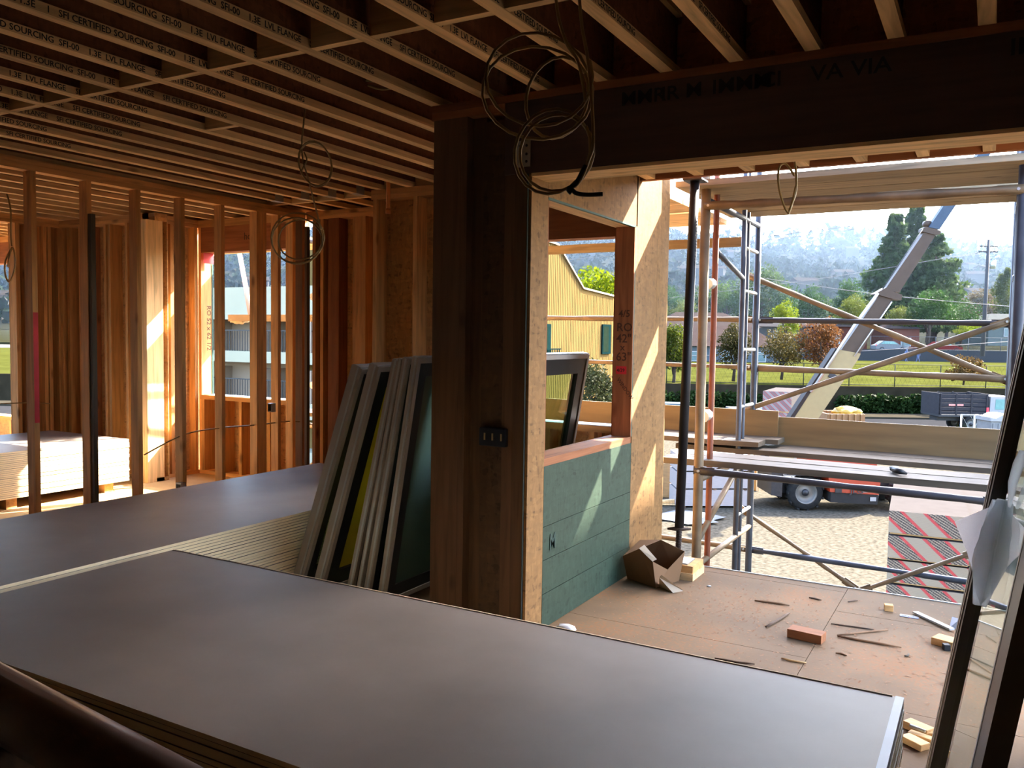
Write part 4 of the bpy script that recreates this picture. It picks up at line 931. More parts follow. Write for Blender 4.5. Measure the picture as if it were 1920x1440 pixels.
cap = W(1329, 1100, 2, 0.0); tag(MB().lathe(cap, (0, 0, 1), [(0, 0.001), (0.014, 0.001), (0.014, 0.006), (0, 0.006)], 14).build('bottle_cap', M_WHITE), 'white round cap on the floor before the jack blocks', 'cap')
wt = W(1060, 1178, 2, 0.02); tag(MB().blob(wt, 0.05, 0.03, 0.02, 2, 0.25).build('plastic_scrap', M_FOAM), 'clear plastic scrap at the foot of the green wall', 'scrap')
ch = MB()
for k in range(1500):
    g = random.random()
    x = random.gauss(-0.75, 0.5); y = random.gauss(4.55, 0.45)
    if g < 0.35: x = random.gauss(-1.3, 0.25); y = random.gauss(4.7, 0.3)
    if g > 0.75: x = random.uniform(-1.5, -0.1); y = random.uniform(3.3, 5.35)
    if not (-1.9 < x < 0.0 and 3.0 < y < 5.40): continue
    a = random.uniform(0, PI); l = random.uniform(0.003, 0.011); wd = random.uniform(0.001, 0.004)
    d = Vector((math.cos(a), math.sin(a), random.uniform(-.1, .25))); e = Vector((-math.sin(a), math.cos(a), 0)); p = Vector((x, y, 0.0025))
    ch.add([p - d * l - e * wd, p + d * l - e * wd, p + d * l + e * wd, p - d * l + e * wd], [(0, 1, 2, 3)])
so_ = ch.build('sawdust', plain('sawdust_chips', (0.27, 0.135, 0.066), 0.9, 0, 0.4, 40), kind='stuff'); tag(so_, 'orange brown sawdust and wood chips strewn over the balcony floor', 'sawdust')

# ------------------------------------------------------------------ the yard and the street
def SV(px, py, v):                     # a point of the photograph on the upright plane v metres out
    d = ray(px, py); return CAM + d * (v / d.dot(VX))
def quadplane(name, mt, u0, u1, v0, v1, z0, z1=None, zd=0.3):
    z1 = z0 if z1 is None else z1
    o = MB().hexa([site(u0, v0, z0 - zd), site(u1, v0, z0 - zd), site(u1, v1, z1 - zd), site(u0, v1, z1 - zd), site(u0, v0, z0), site(u1, v0, z0), site(u1, v1, z1), site(u0, v1, z1)])
    return struct(o.build(name, mt))
M_GRAVEL = plain('pale_gravel', (0.27, 0.24, 0.185), 0.9, 0, 0.45, 9.0, 0.6)
g_ = quadplane('ground', M_GRAVEL, -70, 75, -12, 47.6, GZ)
quadplane('street', plain('asphalt', (0.085, 0.085, 0.09), 0.85, 0, 0.1, 2), -90, 95, 47.6, 57.5, GZ - 0.02)
quadplane('pavement', plain('concrete_pavement', (0.14, 0.12, 0.085), 0.85, 0, 0.12, 1), -90, 95, 57.5, 60.6, GZ + 0.1)
FV0 = 62.0; FZ = -1.75
quadplane('retaining_wall', plain('old_concrete', (0.10, 0.08, 0.05), 0.9, 0, 0.25, 1.2), -90, 95, FV0 - 0.4, FV0, FZ, zd=2.4)
M_GRASS = plain('sunny_grass', (0.145, 0.155, 0.035), 0.9, 0, 0.25, 0.6, 0.3)
quadplane('field', M_GRASS, -90, 95, FV0, 111, FZ, -0.9)
quadplane('far_ground', plain('dry_ground', (0.07, 0.07, 0.035), 0.9, 0, 0.3, 0.2), -160, 190, 111, 190, -0.2, 1.5)
quadplane('field_wall', plain('grey_blue_wall', (0.12, 0.128, 0.145), 0.8, 0, 0.06), 30, 75, 110.4, 111, 0.55, zd=1.7)

M_IVY = leafmat('ivy_leaves', (0.045, 0.095, 0.03), 0.25)
def leafcloud(o, c, rx, ry, rz, n, s, flat=0.0):
    c = Vector(c)
    for k in range(n):
        while True:
            p = Vector((random.uniform(-1, 1), random.uniform(-1, 1), random.uniform(-1, 1)))
            if 0.3 < p.length < 1: break
        p = Vector((p.x * rx, p.y * ry, p.z * rz)) + c
        a = Vector((random.gauss(0, 1), random.gauss(0, 1), random.gauss(0, 1))).normalized()
        b = a.cross(Vector((random.gauss(0, 1), random.gauss(0, 1), random.gauss(0, 1)))).normalized()
        q_ = s * random.uniform(0.6, 1.3)
        o.add([p - a * q_, p - b * q_ * .55, p + a * q_, p + b * q_ * .55], [(0, 1, 2, 3)])
def hedge(label, px0, px1, v, zt, depth, n):
    o = MB(); p0 = SV(px0, 760, v); p1 = SV(px1, 760, v); L = (p1 - p0).length
    for i in range(n):
        f = (i + 0.5) / n; c = p0.lerp(p1, f); h = (zt - GZ) * random.uniform(0.82, 1.03)
        leafcloud(o, (c.x, c.y, GZ + h * 0.48), L / n * 1.0, depth, h * 0.55, 420, 0.16)
    return tag(o.build('ivy_hedge', M_IVY, kind='stuff'), label, 'hedge')
random.seed(21)
hedge('ivy covered bank along the far side of the street behind the boom', 1578, 1775, 61.0, -2.1, 0.5, 9)
hedge('dark ivy bank along the street behind the white pickup', 1225, 1500, 61.0, -2.2, 0.5, 9)
hedge('ivy bank behind the flatbed truck', 1790, 1960, 61.0, -2.3, 0.45, 6)

def tree(name, label, px, py0, py1, wpx, v, col, shape='round', group='trees beyond the street', dens=1.0, trans=0.45, trunk=True, leaf=None):
    top = SV(px, py1, v); bot = SV(px, py0, v); h = top.z - bot.z; r = wpx * v / FPX / 2
    t = thing(name, label, 'tree', (bot.x, bot.y, bot.z), group)
    o = MB(); base = Vector(bot); ls = leaf or max(0.10, h * 0.022)
    if shape == 'pine':
        nt_ = 12
        for i in range(nt_):
            f = 0.2 + 0.8 * i / (nt_ - 1); rr = r * (0.22 + 0.83 * math.sin(PI * min(1.0, (1.05 - f) * 0.62)) ) * random.uniform(0.72, 1.12)
            k = max(3, int(6 * (1 - f) + 3))
            for j in range(k):
                a = 2 * PI * j / k + random.uniform(-.5, .5); d = rr * random.uniform(0.35, 0.8)
                leafcloud(o, base + Vector((math.cos(a) * d, math.sin(a) * d, h * f + random.uniform(-.02, .02) * h)), rr * 0.5, rr * 0.5, h * 0.04, int(85 * dens), ls)
    elif shape == 'poplar':
        for i in range(11):
            f = 0.12 + 0.85 * i / 10; rr = r * math.sin(PI * min(0.97, 0.22 + 0.74 * f)) ** 0.8
            for j in range(4):
                a = random.uniform(0, 2 * PI); leafcloud(o, base + Vector((math.cos(a) * rr * .5, math.sin(a) * rr * .5, h * f)), rr * .6, rr * .6, h * .08, int(70 * dens), ls)
    else:
        nb = 22 if shape == 'round' else 16
        zc, zr = (0.60, 0.38) if shape == 'round' else (0.5, 0.46)
        for i in range(nb):
            a = random.uniform(0, 2 * PI); b = random.uniform(-1, 1); c_ = math.sqrt(1 - b * b); d = random.uniform(0.45, 0.75)
            leafcloud(o, base + Vector((math.cos(a) * c_ * r * d, math.sin(a) * c_ * r * d, h * (zc + zr * b * d))), r * .42, r * .42, h * .16, int(150 * dens), ls)
    o.build('crown', leafmat('leaf_%d_%d_%d' % tuple(int(x * 1000) for x in col), col, trans), t, kind='stuff')
    if trunk:
        M_BARK = plain('bark', (0.035, 0.025, 0.018), 0.9, 0, 0.3, 4, spec=0.1)
        MB().tube([base, base + ZX * h * .3 + Vector((r * .06, 0, 0)), base + ZX * h * (.85 if shape in ('pine', 'poplar') else .6)], [h * .03, h * .022, h * .006], 8).build('trunk', M_BARK, t)
        if shape not in ('pine', 'poplar'):
            for a in (0.4, 2.5, 4.4): MB().tube([base + ZX * h * .25, base + Vector((math.cos(a) * r * .35, math.sin(a) * r * .35, h * .5))], [h * .016, h * .007], 6).build('branch', M_BARK, t)
    return t
YG = (0.36, 0.46, 0.02); DG = (0.06, 0.15, 0.035); MG_ = (0.12, 0.22, 0.035); RD = (0.30, 0.12, 0.055); PN = (0.10, 0.17, 0.06); OL = (0.24, 0.29, 0.05)
tree('pine_tree', 'tall dark pine behind the boom, shorter summit', 1668, 655, 412, 105, 135, PN, 'pine', dens=1.4)
tree('pine_tree', 'tallest pine directly behind the boom collar', 1706, 655, 395, 95, 138, PN, 'pine', dens=1.3)
tree('pine_tree', 'broad pine to the right of the boom', 1748, 655, 445, 120, 132, PN, 'pine', dens=1.4)
tree('leafy_tree', 'dark green bushy tree below the pines', 1738, 655, 535, 95, 118, DG)
tree('leafy_tree', 'spreading dark green tree beside the utility pole', 1800, 650, 560, 85, 122, DG)
tree('leafy_tree', 'small bright yellow green tree before the grey blue wall', 1815, 640, 604, 52, 116, YG, 'bush')
tree('leafy_tree', 'yellow green tree behind the lower boom section', 1600, 640, 548, 75, 120, OL)
tree('leafy_tree', 'yellow green tree just right of the lower boom', 1690, 640, 570, 60, 119, OL)
tree('poplar_tree', 'tall yellow green poplar right of the utility pole', 1880, 640, 508, 62, 140, (0.14, 0.19, 0.03), 'poplar', dens=1.3)
tree('leafy_tree', 'dark green tree at the far edge behind the poplar', 1915, 640, 490, 60, 155, MG_)
tree('leafy_tree', 'pale ochre tree behind the utility pole', 1838, 640, 535, 60, 160, (0.22, 0.16, 0.07))
tree('leafy_tree', 'large dark tree left of the boom over the roofs', 1512, 640, 528, 75, 150, DG)
tree('leafy_tree', 'round dark tree behind the brown roofs', 1425, 625, 490, 95, 170, PN)
tree('leafy_tree', 'dark tree beside the pines on the boom side', 1585, 640, 520, 70, 150, DG)
tree('leafy_tree', 'green tree behind the scaffold ladder frame', 1360, 620, 520, 80, 175, MG_)
tree('leafy_tree', 'small green tree by the corner panel above the roofs', 1275, 615, 555, 70, 165, OL)
tree('leafy_tree', 'bright green young tree behind the ladder frame', 1472, 650, 558, 58, 112, YG, 'bush')
tree('leafy_tree', 'reddish flowering tree left of the boom foot', 1536, 712, 592, 92, 63.5, RD, 'round', dens=0.9, trans=0.35)
tree('leafy_tree', 'olive tree with ochre tips behind the ladder frame', 1465, 712, 612, 95, 64, (0.20, 0.15, 0.06), 'round', dens=0.9, trans=0.35)
tree('leafy_tree', 'dense olive brown tree between the scaffold legs', 1375, 715, 600, 75, 64.5, (0.13, 0.11, 0.045), 'round', trans=0.3)
tree('leafy_tree', 'bright leafy tree hugging the corner panel edge', 1262, 735, 605, 60, 63, (0.15, 0.19, 0.03), 'round')
tree('leafy_shrub', 'reddish shrub against the field fence', 1806, 722, 660, 88, 61.8, (0.24, 0.14, 0.06), 'bush', trans=0.35)
NT = ('first', 'second', 'third', 'fourth', 'fifth', 'sixth', 'seventh', 'eighth', 'ninth', 'tenth', 'eleventh', 'twelfth', 'thirteenth', 'fourteenth', 'fifteenth', 'sixteenth')
for k in range(16):
    px = 1262 + 43 * k + random.uniform(-8, 8); c_ = (DG, PN, MG_, DG, OL)[k % 5]
    tree('leafy_tree', '%s tree of the belt below the hills, counting from the corner panel' % NT[k], px, 642, 545 + random.uniform(-22, 18), random.uniform(58, 84), 172 + random.uniform(-6, 8), c_, 'round', group='belt of trees at the foot of the hills', dens=0.7)
tree('leafy_tree', 'yellow green tree rising behind the tan sided building', 1115, 690, 492, 150, 66, YG, 'round', dens=1.6)
tree('leafy_shrub', 'grey green shrub under the tan sided building', 1115, 800, 668, 120, 30, (0.13, 0.145, 0.075), 'bush', dens=2.2, leaf=0.06, trans=0.2)

# houses beyond the field
def house(label, px0, px1, pyb, pye, pyr, v, wc, rc, dep=9.0, group='houses beyond the field', wins=2, hip=0.25):
    a = SV(px0, pyb, v); b = SV(px1, pyb, v); ze = SV(px0, pye, v).z; zr = SV(px0, pyr, v).z; z0 = a.z
    t = thing('house', label, 'house', (a.x, a.y, z0), group)
    b = Vector((b.x, b.y, z0)); d = VX * dep; L = (b - a); ud = L.normalized()
    MB().hexa([a, b, b + d, a + d, a + ZX * (ze - z0), b + ZX * (ze - z0), b + d + ZX * (ze - z0), a + d + ZX * (ze - z0)]).build('walls', plain('housewall_%d' % int(wc[0] * 997 + wc[2] * 131), sc(wc, 0.5), 0.8, 0, 0.05, 1), t)
    e = ud * 0.5; f = VX * 0.5; zz = ZX * (ze - z0); zq = ZX * (zr - z0)
    r0 = a + L * hip + d * .5 + zq; r1 = a + L * (1 - hip) + d * .5 + zq
    P4 = [a - e - f + zz, b + e - f + zz, b + d + e + f + zz, a + d - e + f + zz]
    MB().add(P4 + [r0, r1], [(0, 1, 5, 4), (1, 2, 5), (2, 3, 4, 5), (3, 0, 4), (3, 2, 1, 0)]).build('roof', plain('roofing_%d' % int(rc[0] * 997), sc(rc, 0.55), 0.85, 0, 0.12, 2), t)
    for k in range(wins):
        c = a + L * ((k + 0.6) / (wins + 0.2)) + ZX * (ze - z0) * 0.52 - VX * 0.03
        w_ = MB().obox(c, ud * 0.7, VX * 0.05, ZX * min(0.6, (ze - z0) * .3)).build('window_frame', M_WHITE, t)
        MB().obox(c - VX * 0.04, ud * 0.6, VX * 0.03, ZX * min(0.5, (ze - z0) * .25)).build('pane', plain('dark_pane', (0.05, 0.09, 0.10), 0.15), w_)
    return t
house('wide house with a grey brown hipped roof behind the black jack', 1235, 1420, 640, 612, 582, 118, (0.35, 0.37, 0.38), (0.135, 0.105, 0.095), 12, wins=3)
house('nearer house with a brown shingle roof and blue grey wall', 1262, 1462, 688, 648, 608, 100, (0.33, 0.40, 0.45), (0.15, 0.11, 0.10), 10, wins=3, hip=0.2)
house('low house with a grey roof behind the ladder frame', 1420, 1560, 645, 612, 594, 124, (0.30, 0.29, 0.27), (0.14, 0.13, 0.13), 9)
house('brick red house behind the flowering tree', 1542, 1625, 662, 612, 600, 118, (0.34, 0.10, 0.07), (0.17, 0.13, 0.12), 9)
house('small salmon red house under the dark bushy tree', 1672, 1722, 668, 616, 605, 117, (0.48, 0.17, 0.12), (0.16, 0.12, 0.11), 7, wins=1)
house('pale green grey house at the far edge by the dark scaffold frame', 1852, 1990, 648, 600, 586, 122, (0.40, 0.46, 0.42), (0.22, 0.23, 0.22), 9)
house('house with a brown roof between the dark tree and the utility pole', 1770, 1835, 600, 566, 556, 170, (0.35, 0.28, 0.22), (0.20, 0.13, 0.10), 9, wins=1)
# field fence, wall fence, pole, wires
def fence(label, px0, px1, v, zb, zt, step, mt, r=0.035, group=None):
    a = SV(px0, 700, v); b = SV(px1, 700, v); n = max(2, int((b - a).length / step))
    t = thing('chain_fence', label, 'fence', (a.x, a.y, zb), group)
    for i in range(n + 1):
        p = a.lerp(b, i / n); tubeo('post', mt, t, (p.x, p.y, zb), (p.x, p.y, zt), r, 6)
    for z in (zt - 0.02, zb + 0.12): tubeo('rail', mt, t, (a.x, a.y, z), (b.x, b.y, z), r * 0.7, 6)
    o = MB(); L = (b - a).length; k = int(L / 0.35); h = zt - zb
    for i in range(k):
        p = a.lerp(b, i / k); q_ = a.lerp(b, min(1, (i + 2.4) / k))
        o.beam((p.x, p.y, zb), (q_.x, q_.y, zt), 0.006, 0.006); o.beam((p.x, p.y, zt), (q_.x, q_.y, zb), 0.006, 0.006)
    o.build('wire_mesh', mt, t, kind='stuff'); return t
fence('chain link fence with dark posts along the near edge of the field', 1250, 1935, FV0 + 0.2, FZ, FZ + 1.65, 3.1, plain('dark_fence_metal', (0.02, 0.02, 0.014), 0.8, 0.0, spec=0.1))
fence('tall grey fence on the wall beyond the field', 1630, 1935, 111.3, 0.5, 2.3, 4.0, plain('grey_fence_metal', (0.05, 0.052, 0.056), 0.8, 0.0, spec=0.1), 0.05)
fence('short chain link gate beside the portable toilet', 1806, 1856, 41.0, GZ, GZ + 1.75, 1.2, M_STEEL, 0.04)
up = thing('utility_pole', 'wooden utility pole with crossarms rising over the trees', 'pole', SV(1842, 660, 100))
pt0 = SV(1842, 668, 100); pt1 = SV(1854, 449, 100)
MB().tube([pt0, pt1], [0.26, 0.17], 10).build('pole_shaft', plain('grey_pole_wood', (0.028, 0.026, 0.028), 0.9), up)
for py in (462, 472): c = SV(1853, py, 100); MB().obox(c, UX * 1.1, VX * 0.08, ZX * 0.07).build('crossarm', plain('grey_pole_wood', (0.028, 0.026, 0.028)), up)
MB().lathe(SV(1862, 496, 99.6), (0, 0, 1), [(0, -.5), (.3, -.5), (.3, .5), (0, .5)], 12).build('transformer', M_STEEL, up)
for nm, a, b, v in (('overhead wire running from the utility pole toward the hills', (1854, 470), (1245, 560), 100), ('upper overhead wire crossing the hazy hill', (1640, 418), (1000, 482), 92), ('second overhead wire crossing the hazy hill', (1640, 424), (1000, 492), 92), ('overhead wire at roof height left of the boom', (1900, 640), (1245, 668), 88), ('overhead wire through the trees toward the utility pole', (1900, 575), (1420, 520), 96), ('overhead wire beyond the utility pole', (1930, 452), (1770, 484), 100)):
    p = SV(*a, v); q_ = SV(*b, v); mdl = p.lerp(q_, .5) - ZX * 0.35
    tag(MB().tube(spline([p, mdl, q_], 8), 0.028, 5).build('overhead_wire', M_TUBED), nm, 'wire', 'overhead wires')
# two people on the far side of the field
def person(label, px, pyf, v, hgt, stride):
    f = SV(px, pyf, v); s = hgt / 1.75
    J = {'p': (0, 0, .95), 'c': (0, .02, 1.25), 'n': (0, .02, 1.47), 'h': (0, .04, 1.6), 'ht': (0, .05, 1.7), 'kl': (.09, .10 * stride, .50), 'al': (.09, .22 * stride, .06), 'kr': (-.09, -.02 * stride, .50), 'ar': (-.09, -.24 * stride, .08),
         'sl': (.19, 0, 1.40), 'el': (.24, -.10, 1.14), 'wl': (.23, .02, .92), 'sr': (-.19, 0, 1.40), 'er': (-.24, .10, 1.14), 'wr': (-.23, .16, .93), 'tl': (.09, .34 * stride, .03), 'tr': (-.09, -.12 * stride, .03)}
    E_ = [('p', 'c'), ('c', 'n'), ('n', 'h'), ('h', 'ht'), ('p', 'kl'), ('kl', 'al'), ('al', 'tl'), ('p', 'kr'), ('kr', 'ar'), ('ar', 'tr'), ('c', 'sl'), ('sl', 'el'), ('el', 'wl'), ('c', 'sr'), ('sr', 'er'), ('er', 'wr')]
    RR = {'p': .15, 'c': .17, 'n': .06, 'h': .10, 'ht': .07, 'kl': .07, 'kr': .07, 'al': .045, 'ar': .045, 'tl': .04, 'tr': .04, 'sl': .07, 'sr': .07, 'el': .05, 'er': .05, 'wl': .04, 'wr': .04}
    ks = list(J); me = bpy.data.meshes.new('person')
    me.from_pydata([(J[k][1] * s, J[k][0] * s, J[k][2] * s) for k in ks], [(ks.index(a), ks.index(b)) for a, b in E_], [])
    ob = bpy.data.objects.new('person', me); COL.objects.link(ob); ob.location = f; ob.rotation_euler = (0, 0, YAW + 0.3)
    md = ob.modifiers.new('skin', 'SKIN'); ob.modifiers.new('sub', 'SUBSURF').levels = 1
    for i, k in enumerate(ks): me.skin_vertices[0].data[i].radius = (RR[k] * s, RR[k] * s)
    me.skin_vertices[0].data[0].use_root = True
    me.materials.append(plain('navy_clothes', (0.03, 0.045, 0.10), 0.8)); return tag(ob, label, 'person', None)
person('person in navy clothes walking along the field wall, the one nearer the boom', 1699, 678, 108.5, 1.65, 1)
person('person in dark clothes walking along the field wall, farther from the boom', 1721, 679, 108.5, 1.5, -1)

# ------------------------------------------------------------------ vehicles and materials in the yard
def prof(name, mt, parent, pts, v0, v1):      # side profile in (u, z) extruded between two v values
    return MB().prism([site(u, v0, z) for u, z in pts], VX * (v1 - v0)).build(name, mt, parent)
def uof(px, v, z):
    q_ = VX * v + ZX * (z - 1.5); k = (px - 960) / FPX
    return (k * FV.dot(q_) - RV.dot(q_)) / (RV.dot(UX) - k * FV.dot(UX))
def wheel(t, u, v, z, r, wd, side=-1, lugs=True):
    c = site(u, v, z); ax = VX * side
    o = MB().lathe(c, ax, [(r * .62, -wd / 2), (r * .9, -wd / 2), (r * .98, -wd * .3), (r, 0), (r * .98, wd * .3), (r * .9, wd / 2), (r * .62, wd / 2)], 32)
    if lugs:
        for k in range(22):
            a = 2 * PI * k / 22; d = UX * math.cos(a) + ZX * math.sin(a); tn = -UX * math.sin(a) + ZX * math.cos(a)
            o.obox(c + d * r * .99 + ax * (wd * .2 if k % 2 else -wd * .2), d * r * .045, tn * r * .07, ax * wd * .28)
    w_ = o.build('wheel', M_RUBBER, t)
    MB().lathe(c, ax, [(0, wd * .20), (r * .18, wd * .22), (r * .24, wd * .1), (r * .45, wd * .12), (r * .55, wd * .30), (r * .63, wd * .48), (r * .66, wd * .40), (r * .64, 0)], 28).build('rim', M_RIM, w_)
    MB().lathe(c, ax, [(0, wd * .42), (r * .17, wd * .40), (r * .2, wd * .2)], 16).build('hub', M_BLACK, w_)
TV = 25.7
tel = thing('telehandler', 'orange telehandler with its long telescopic boom raised over the yard', 'telehandler', site(uof(1605, TV, GZ), TV, GZ))
uL = uof(1512, TV, GZ + .5); uR = uof(1703, TV, GZ + .5); R_T = 0.545
for u in (uL, uR):
    wheel(tel, u, TV + 0.2, GZ + R_T, R_T, 0.40, -1); wheel(tel, u, TV + 2.0, GZ + R_T, R_T, 0.40, 1)
prof('chassis', M_BLACK, tel, [(uL - .75, GZ + .55), (uL - .55, GZ + .45), (uR + .7, GZ + .45), (uR + .8, GZ + .95), (uL - .75, GZ + .95)], TV + .5, TV + 1.7)
for u in (uL, uR): MB().tube([site(u, TV + .3, GZ + R_T), site(u, TV + 1.9, GZ + R_T)], .14, 10).build('axle', M_BLACK, tel)
e0 = uof(1557, TV, GZ + 1); e1 = uof(1646, TV, GZ + 1)
hood = prof('engine_cover', M_ORANGE, tel, [(e0 - .05, GZ + .62), (e1 - .02, GZ + .55), (e1 + .02, GZ + .95), (e1 + .05, GZ + 1.32), (e0 - .15, GZ + 1.45), (e0 - .1, GZ + .95)], TV - .15, TV + .6)
prof('side_skirt', plain('dark_grey_paint', (0.013, 0.012, 0.012), 0.7, spec=0.15), tel, [(e0 - .02, GZ + .30), (e1 - .05, GZ + .25), (e1, GZ + .54), (e0 - .02, GZ + .61)], TV - .13, TV + .6)
prof('body', M_ORANGE, tel, [(e0 - .6, GZ + .95), (e1 + .2, GZ + .95), (e1 + .25, GZ + 1.75), (e0 - .5, GZ + 1.75)], TV + .62, TV + 1.5)
bx_ = SV(1572, 919, TV - .16); MB().obox(bx_, UX * .10, VX * .02, ZX * .08).build('vent', M_BLACK, hood)
text('badge', 'JLG', 0.22, M_INK, hood, SV(1594, 925, TV - .19), UX, ZX, 0.004, sx=1.25)
MB().obox(SV(1624, 921, TV - .17), UX * .13, VX * .01, ZX * .035).build('model_plate', M_WHITE, hood)
MB().obox(SV(1637, 936, TV - .15), UX * .09, VX * .01, ZX * .06).build('decal', M_WHITE, tel)
prof('fender', M_BLACK, tel, [(uL - .7, GZ + 1.1), (uL + .6, GZ + 1.1), (uL + .5, GZ + 1.22), (uL - .5, GZ + 1.25)], TV - .1, TV + .55)
prof('rear_box', M_BLACK, tel, [(uL - 1.05, GZ + .45), (uL - .72, GZ + .40), (uL - .70, GZ + 1.3), (uL - 1.05, GZ + 1.3)], TV + .1, TV + 1.6)
BV = TV + 0.9
def bsec(name, mt, pts, dv, wdt, par=None):
    return MB().prism([SV(px, py, BV + dv) for px, py in pts], VX * wdt * 0.6).build(name, mt, par or tel)
s1 = bsec('boom_base', M_CREAM, [(1425, 880), (1470, 890), (1531, 790), (1610, 672), (1614, 663), (1571, 655), (1486, 787)], 0, .62)
bsec('boom_side_shade', plain('boom_shade_brown', (0.02, 0.014, 0.012), 0.6, spec=0.1), [(1419, 878), (1426, 880), (1487, 787), (1572, 655), (1567, 653), (1480, 785)], -.02, .64, s1)  # dark strip: shade on the boom's side put into the colour
MB().obox(SV(1562, 706, BV - .03), (UX * .6 + ZX * .9).normalized() * .09, VX * .01, (UX * .9 - ZX * .6).normalized() * .13).build('boom_decal', M_INK, s1)
bsec('boom_section', M_BOOM, [(1576, 658), (1612, 664), (1676, 557), (1650, 551)], .06, .50)
bsec('boom_collar', M_BOOM, [(1641, 551), (1662, 539), (1676, 547), (1692, 553), (1690, 563), (1676, 561)], .0, .60)
bsec('boom_section', M_BOOM, [(1660, 542), (1686, 549), (1756, 438), (1734, 434)], .10, .42)
bsec('boom_collar', M_BOOM, [(1731, 428), (1737, 425), (1765, 433), (1763, 439), (1756, 441), (1730, 434)], .06, .50)
MB().lathe(SV(1738, 420, BV + .3), VX, [(0, -.1), (.11, -.1), (.11, .1), (0, .1)], 14).build('boom_pulley', M_BOOM, tel)
bsec('boom_section', M_BOOMB, [(1742, 426), (1762, 430), (1858, 287), (1840, 282)], .14, .34)
bsec('boom_head', M_BOOMB, [(1822, 308), (1838, 284), (1880, 304), (1872, 318)], .12, .38)
MB().tube([SV(1520, 735, BV - .06), SV(1604, 607, BV - .06), SV(1646, 550, BV - .06)], .045, 8).build('boom_pipe', M_STEEL, tel)
MB().tube([SV(1602, 668, BV - .05), SV(1672, 566, BV - .05)], .02, 6).build('boom_hose', M_STEEL, tel)
MB().tube([SV(1655, 542, BV - .02), SV(1730, 430, BV - .02)], .014, 6).build('boom_hose', M_BLACK, tel)

M_BSIDE = plain('white_board_sides', (0.25, 0.225, 0.22), 0.8, 0, 0.06, 4, stretch=(1, 1, 14))
def bundle(label, p, yaw, wd, ln, ht, mat_end, group):
    o = MB().box(-wd / 2, wd / 2, 0, ln, 0, ht)
    b = o.build('drywall_bundle', mat_end, origin=(0, 0, 0)); b.data.materials.append(M_BSIDE)
    for pl_ in b.data.polygons: pl_.material_index = 0 if abs(pl_.normal.y) > 0.5 else 1
    b.location = p; b.rotation_euler = (0, 0, yaw); return tag(b, label, 'drywall bundle', group)
def dunnage(p, yaw, wd, ln, label, group):
    for f, wh in ((0.03, 'near end'), (0.48, 'middle'), (0.92, 'far end')):
        b = MB().box(-wd / 2, wd / 2, ln * f, ln * f + 0.09, 0, 0.04).build('wood_spacer', wood(0, 'pale'), origin=(0, 0, 0)); b.location = p; b.rotation_euler = (0, 0, yaw); tag(b, label % wh, 'wood block', group)
ORD = ['lowest', 'second', 'third', 'fourth', 'fifth', 'topmost']
def bstack(px, py, dep, yaw, wd, ln, n, lh, what, mat_end, group, sp_=0.045):
    p = D(px, py, dep); ax = Vector((math.cos(yaw), math.sin(yaw), 0)); p = p + ax * wd / 2
    zt = p.z; tot = zt - GZ; lh = tot / n - sp_
    for k in range(n):
        z = GZ + k * (lh + sp_)
        dunnage(Vector((p.x, p.y, z)), yaw, wd * 0.98, ln, '%s spacer under the ' + ORD[k] + ' bundle of ' + what, 'spacers in ' + what)
        o = Vector((random.uniform(-.015, .015), random.uniform(-.02, .02), z + 0.041))
        bundle('%s drywall bundle of %s' % (ORD[min(5, 6 - n + k)] if k == n - 1 else ORD[k], what), Vector((p.x + o.x, p.y + o.y, o.z)), yaw, wd, ln, lh, mat_end, 'bundles of ' + what)
M_ENDN = stripes('bundle_end_near', 'near'); M_ENDF = stripes('bundle_end_far', 'far')
YN = math.radians(4)
bstack(1668, 957, 13.9, YN, 1.18, 3.66, 6, .33, 'the striped stack below the walkway', M_ENDN, '')
bstack(1818, 972, 13.6, YN, 1.18, 3.66, 6, .33, 'the striped stack behind the plastic padding', M_ENDN, '')
bstack(1431, 733, 33.0, math.radians(3), 1.08, 3.0, 4, .8, 'the tall striped stack by the boom', M_ENDF, '')
# white bundles on edge of the yard, beyond the jack
for k in range(3):
    z = GZ + 0.05 + k * 0.55; pl0 = SV(1268, 955, 25.9); pl1 = SV(1412, 955, 25.9)
    o = MB().hexa([pl0 * 1, pl1 * 1, pl1 + VX * 1.2, pl0 + VX * 1.2, pl0 + ZX * .5, pl1 + ZX * .5, pl1 + VX * 1.2 + ZX * .5, pl0 + VX * 1.2 + ZX * .5])
    b = o.build('drywall_bundle', plain('pinkish_white_edges', (0.27, 0.235, 0.23), 0.8, 0, 0.08, 5, stretch=(1, 1, 12))); b.location.z = z
    tag(b, ('lowest', 'middle', 'topmost')[k] + ' pale drywall bundle lying beyond the scaffold legs', 'drywall bundle', 'pale bundles beyond the scaffold legs')
    for f, wh in ((0.1, 'first'), (0.5, 'second'), (0.9, 'third')):
        c = pl0.lerp(pl1, f); s_ = MB().obox((c.x, c.y, z - 0.026), UX * .05, VX * .02, ZX * .022); s_ = MB().obox(Vector((c.x, c.y, z - 0.026)) + VX * .6, UX * .05, VX * .6, ZX * .0235)
        tag(s_.build('wood_spacer', wood(0, 'dark')), '%s dark spacer under the %s pale drywall bundle beyond the scaffold legs' % (wh, ('lowest', 'middle', 'topmost')[k]), 'wood block', 'spacers of the pale bundles')
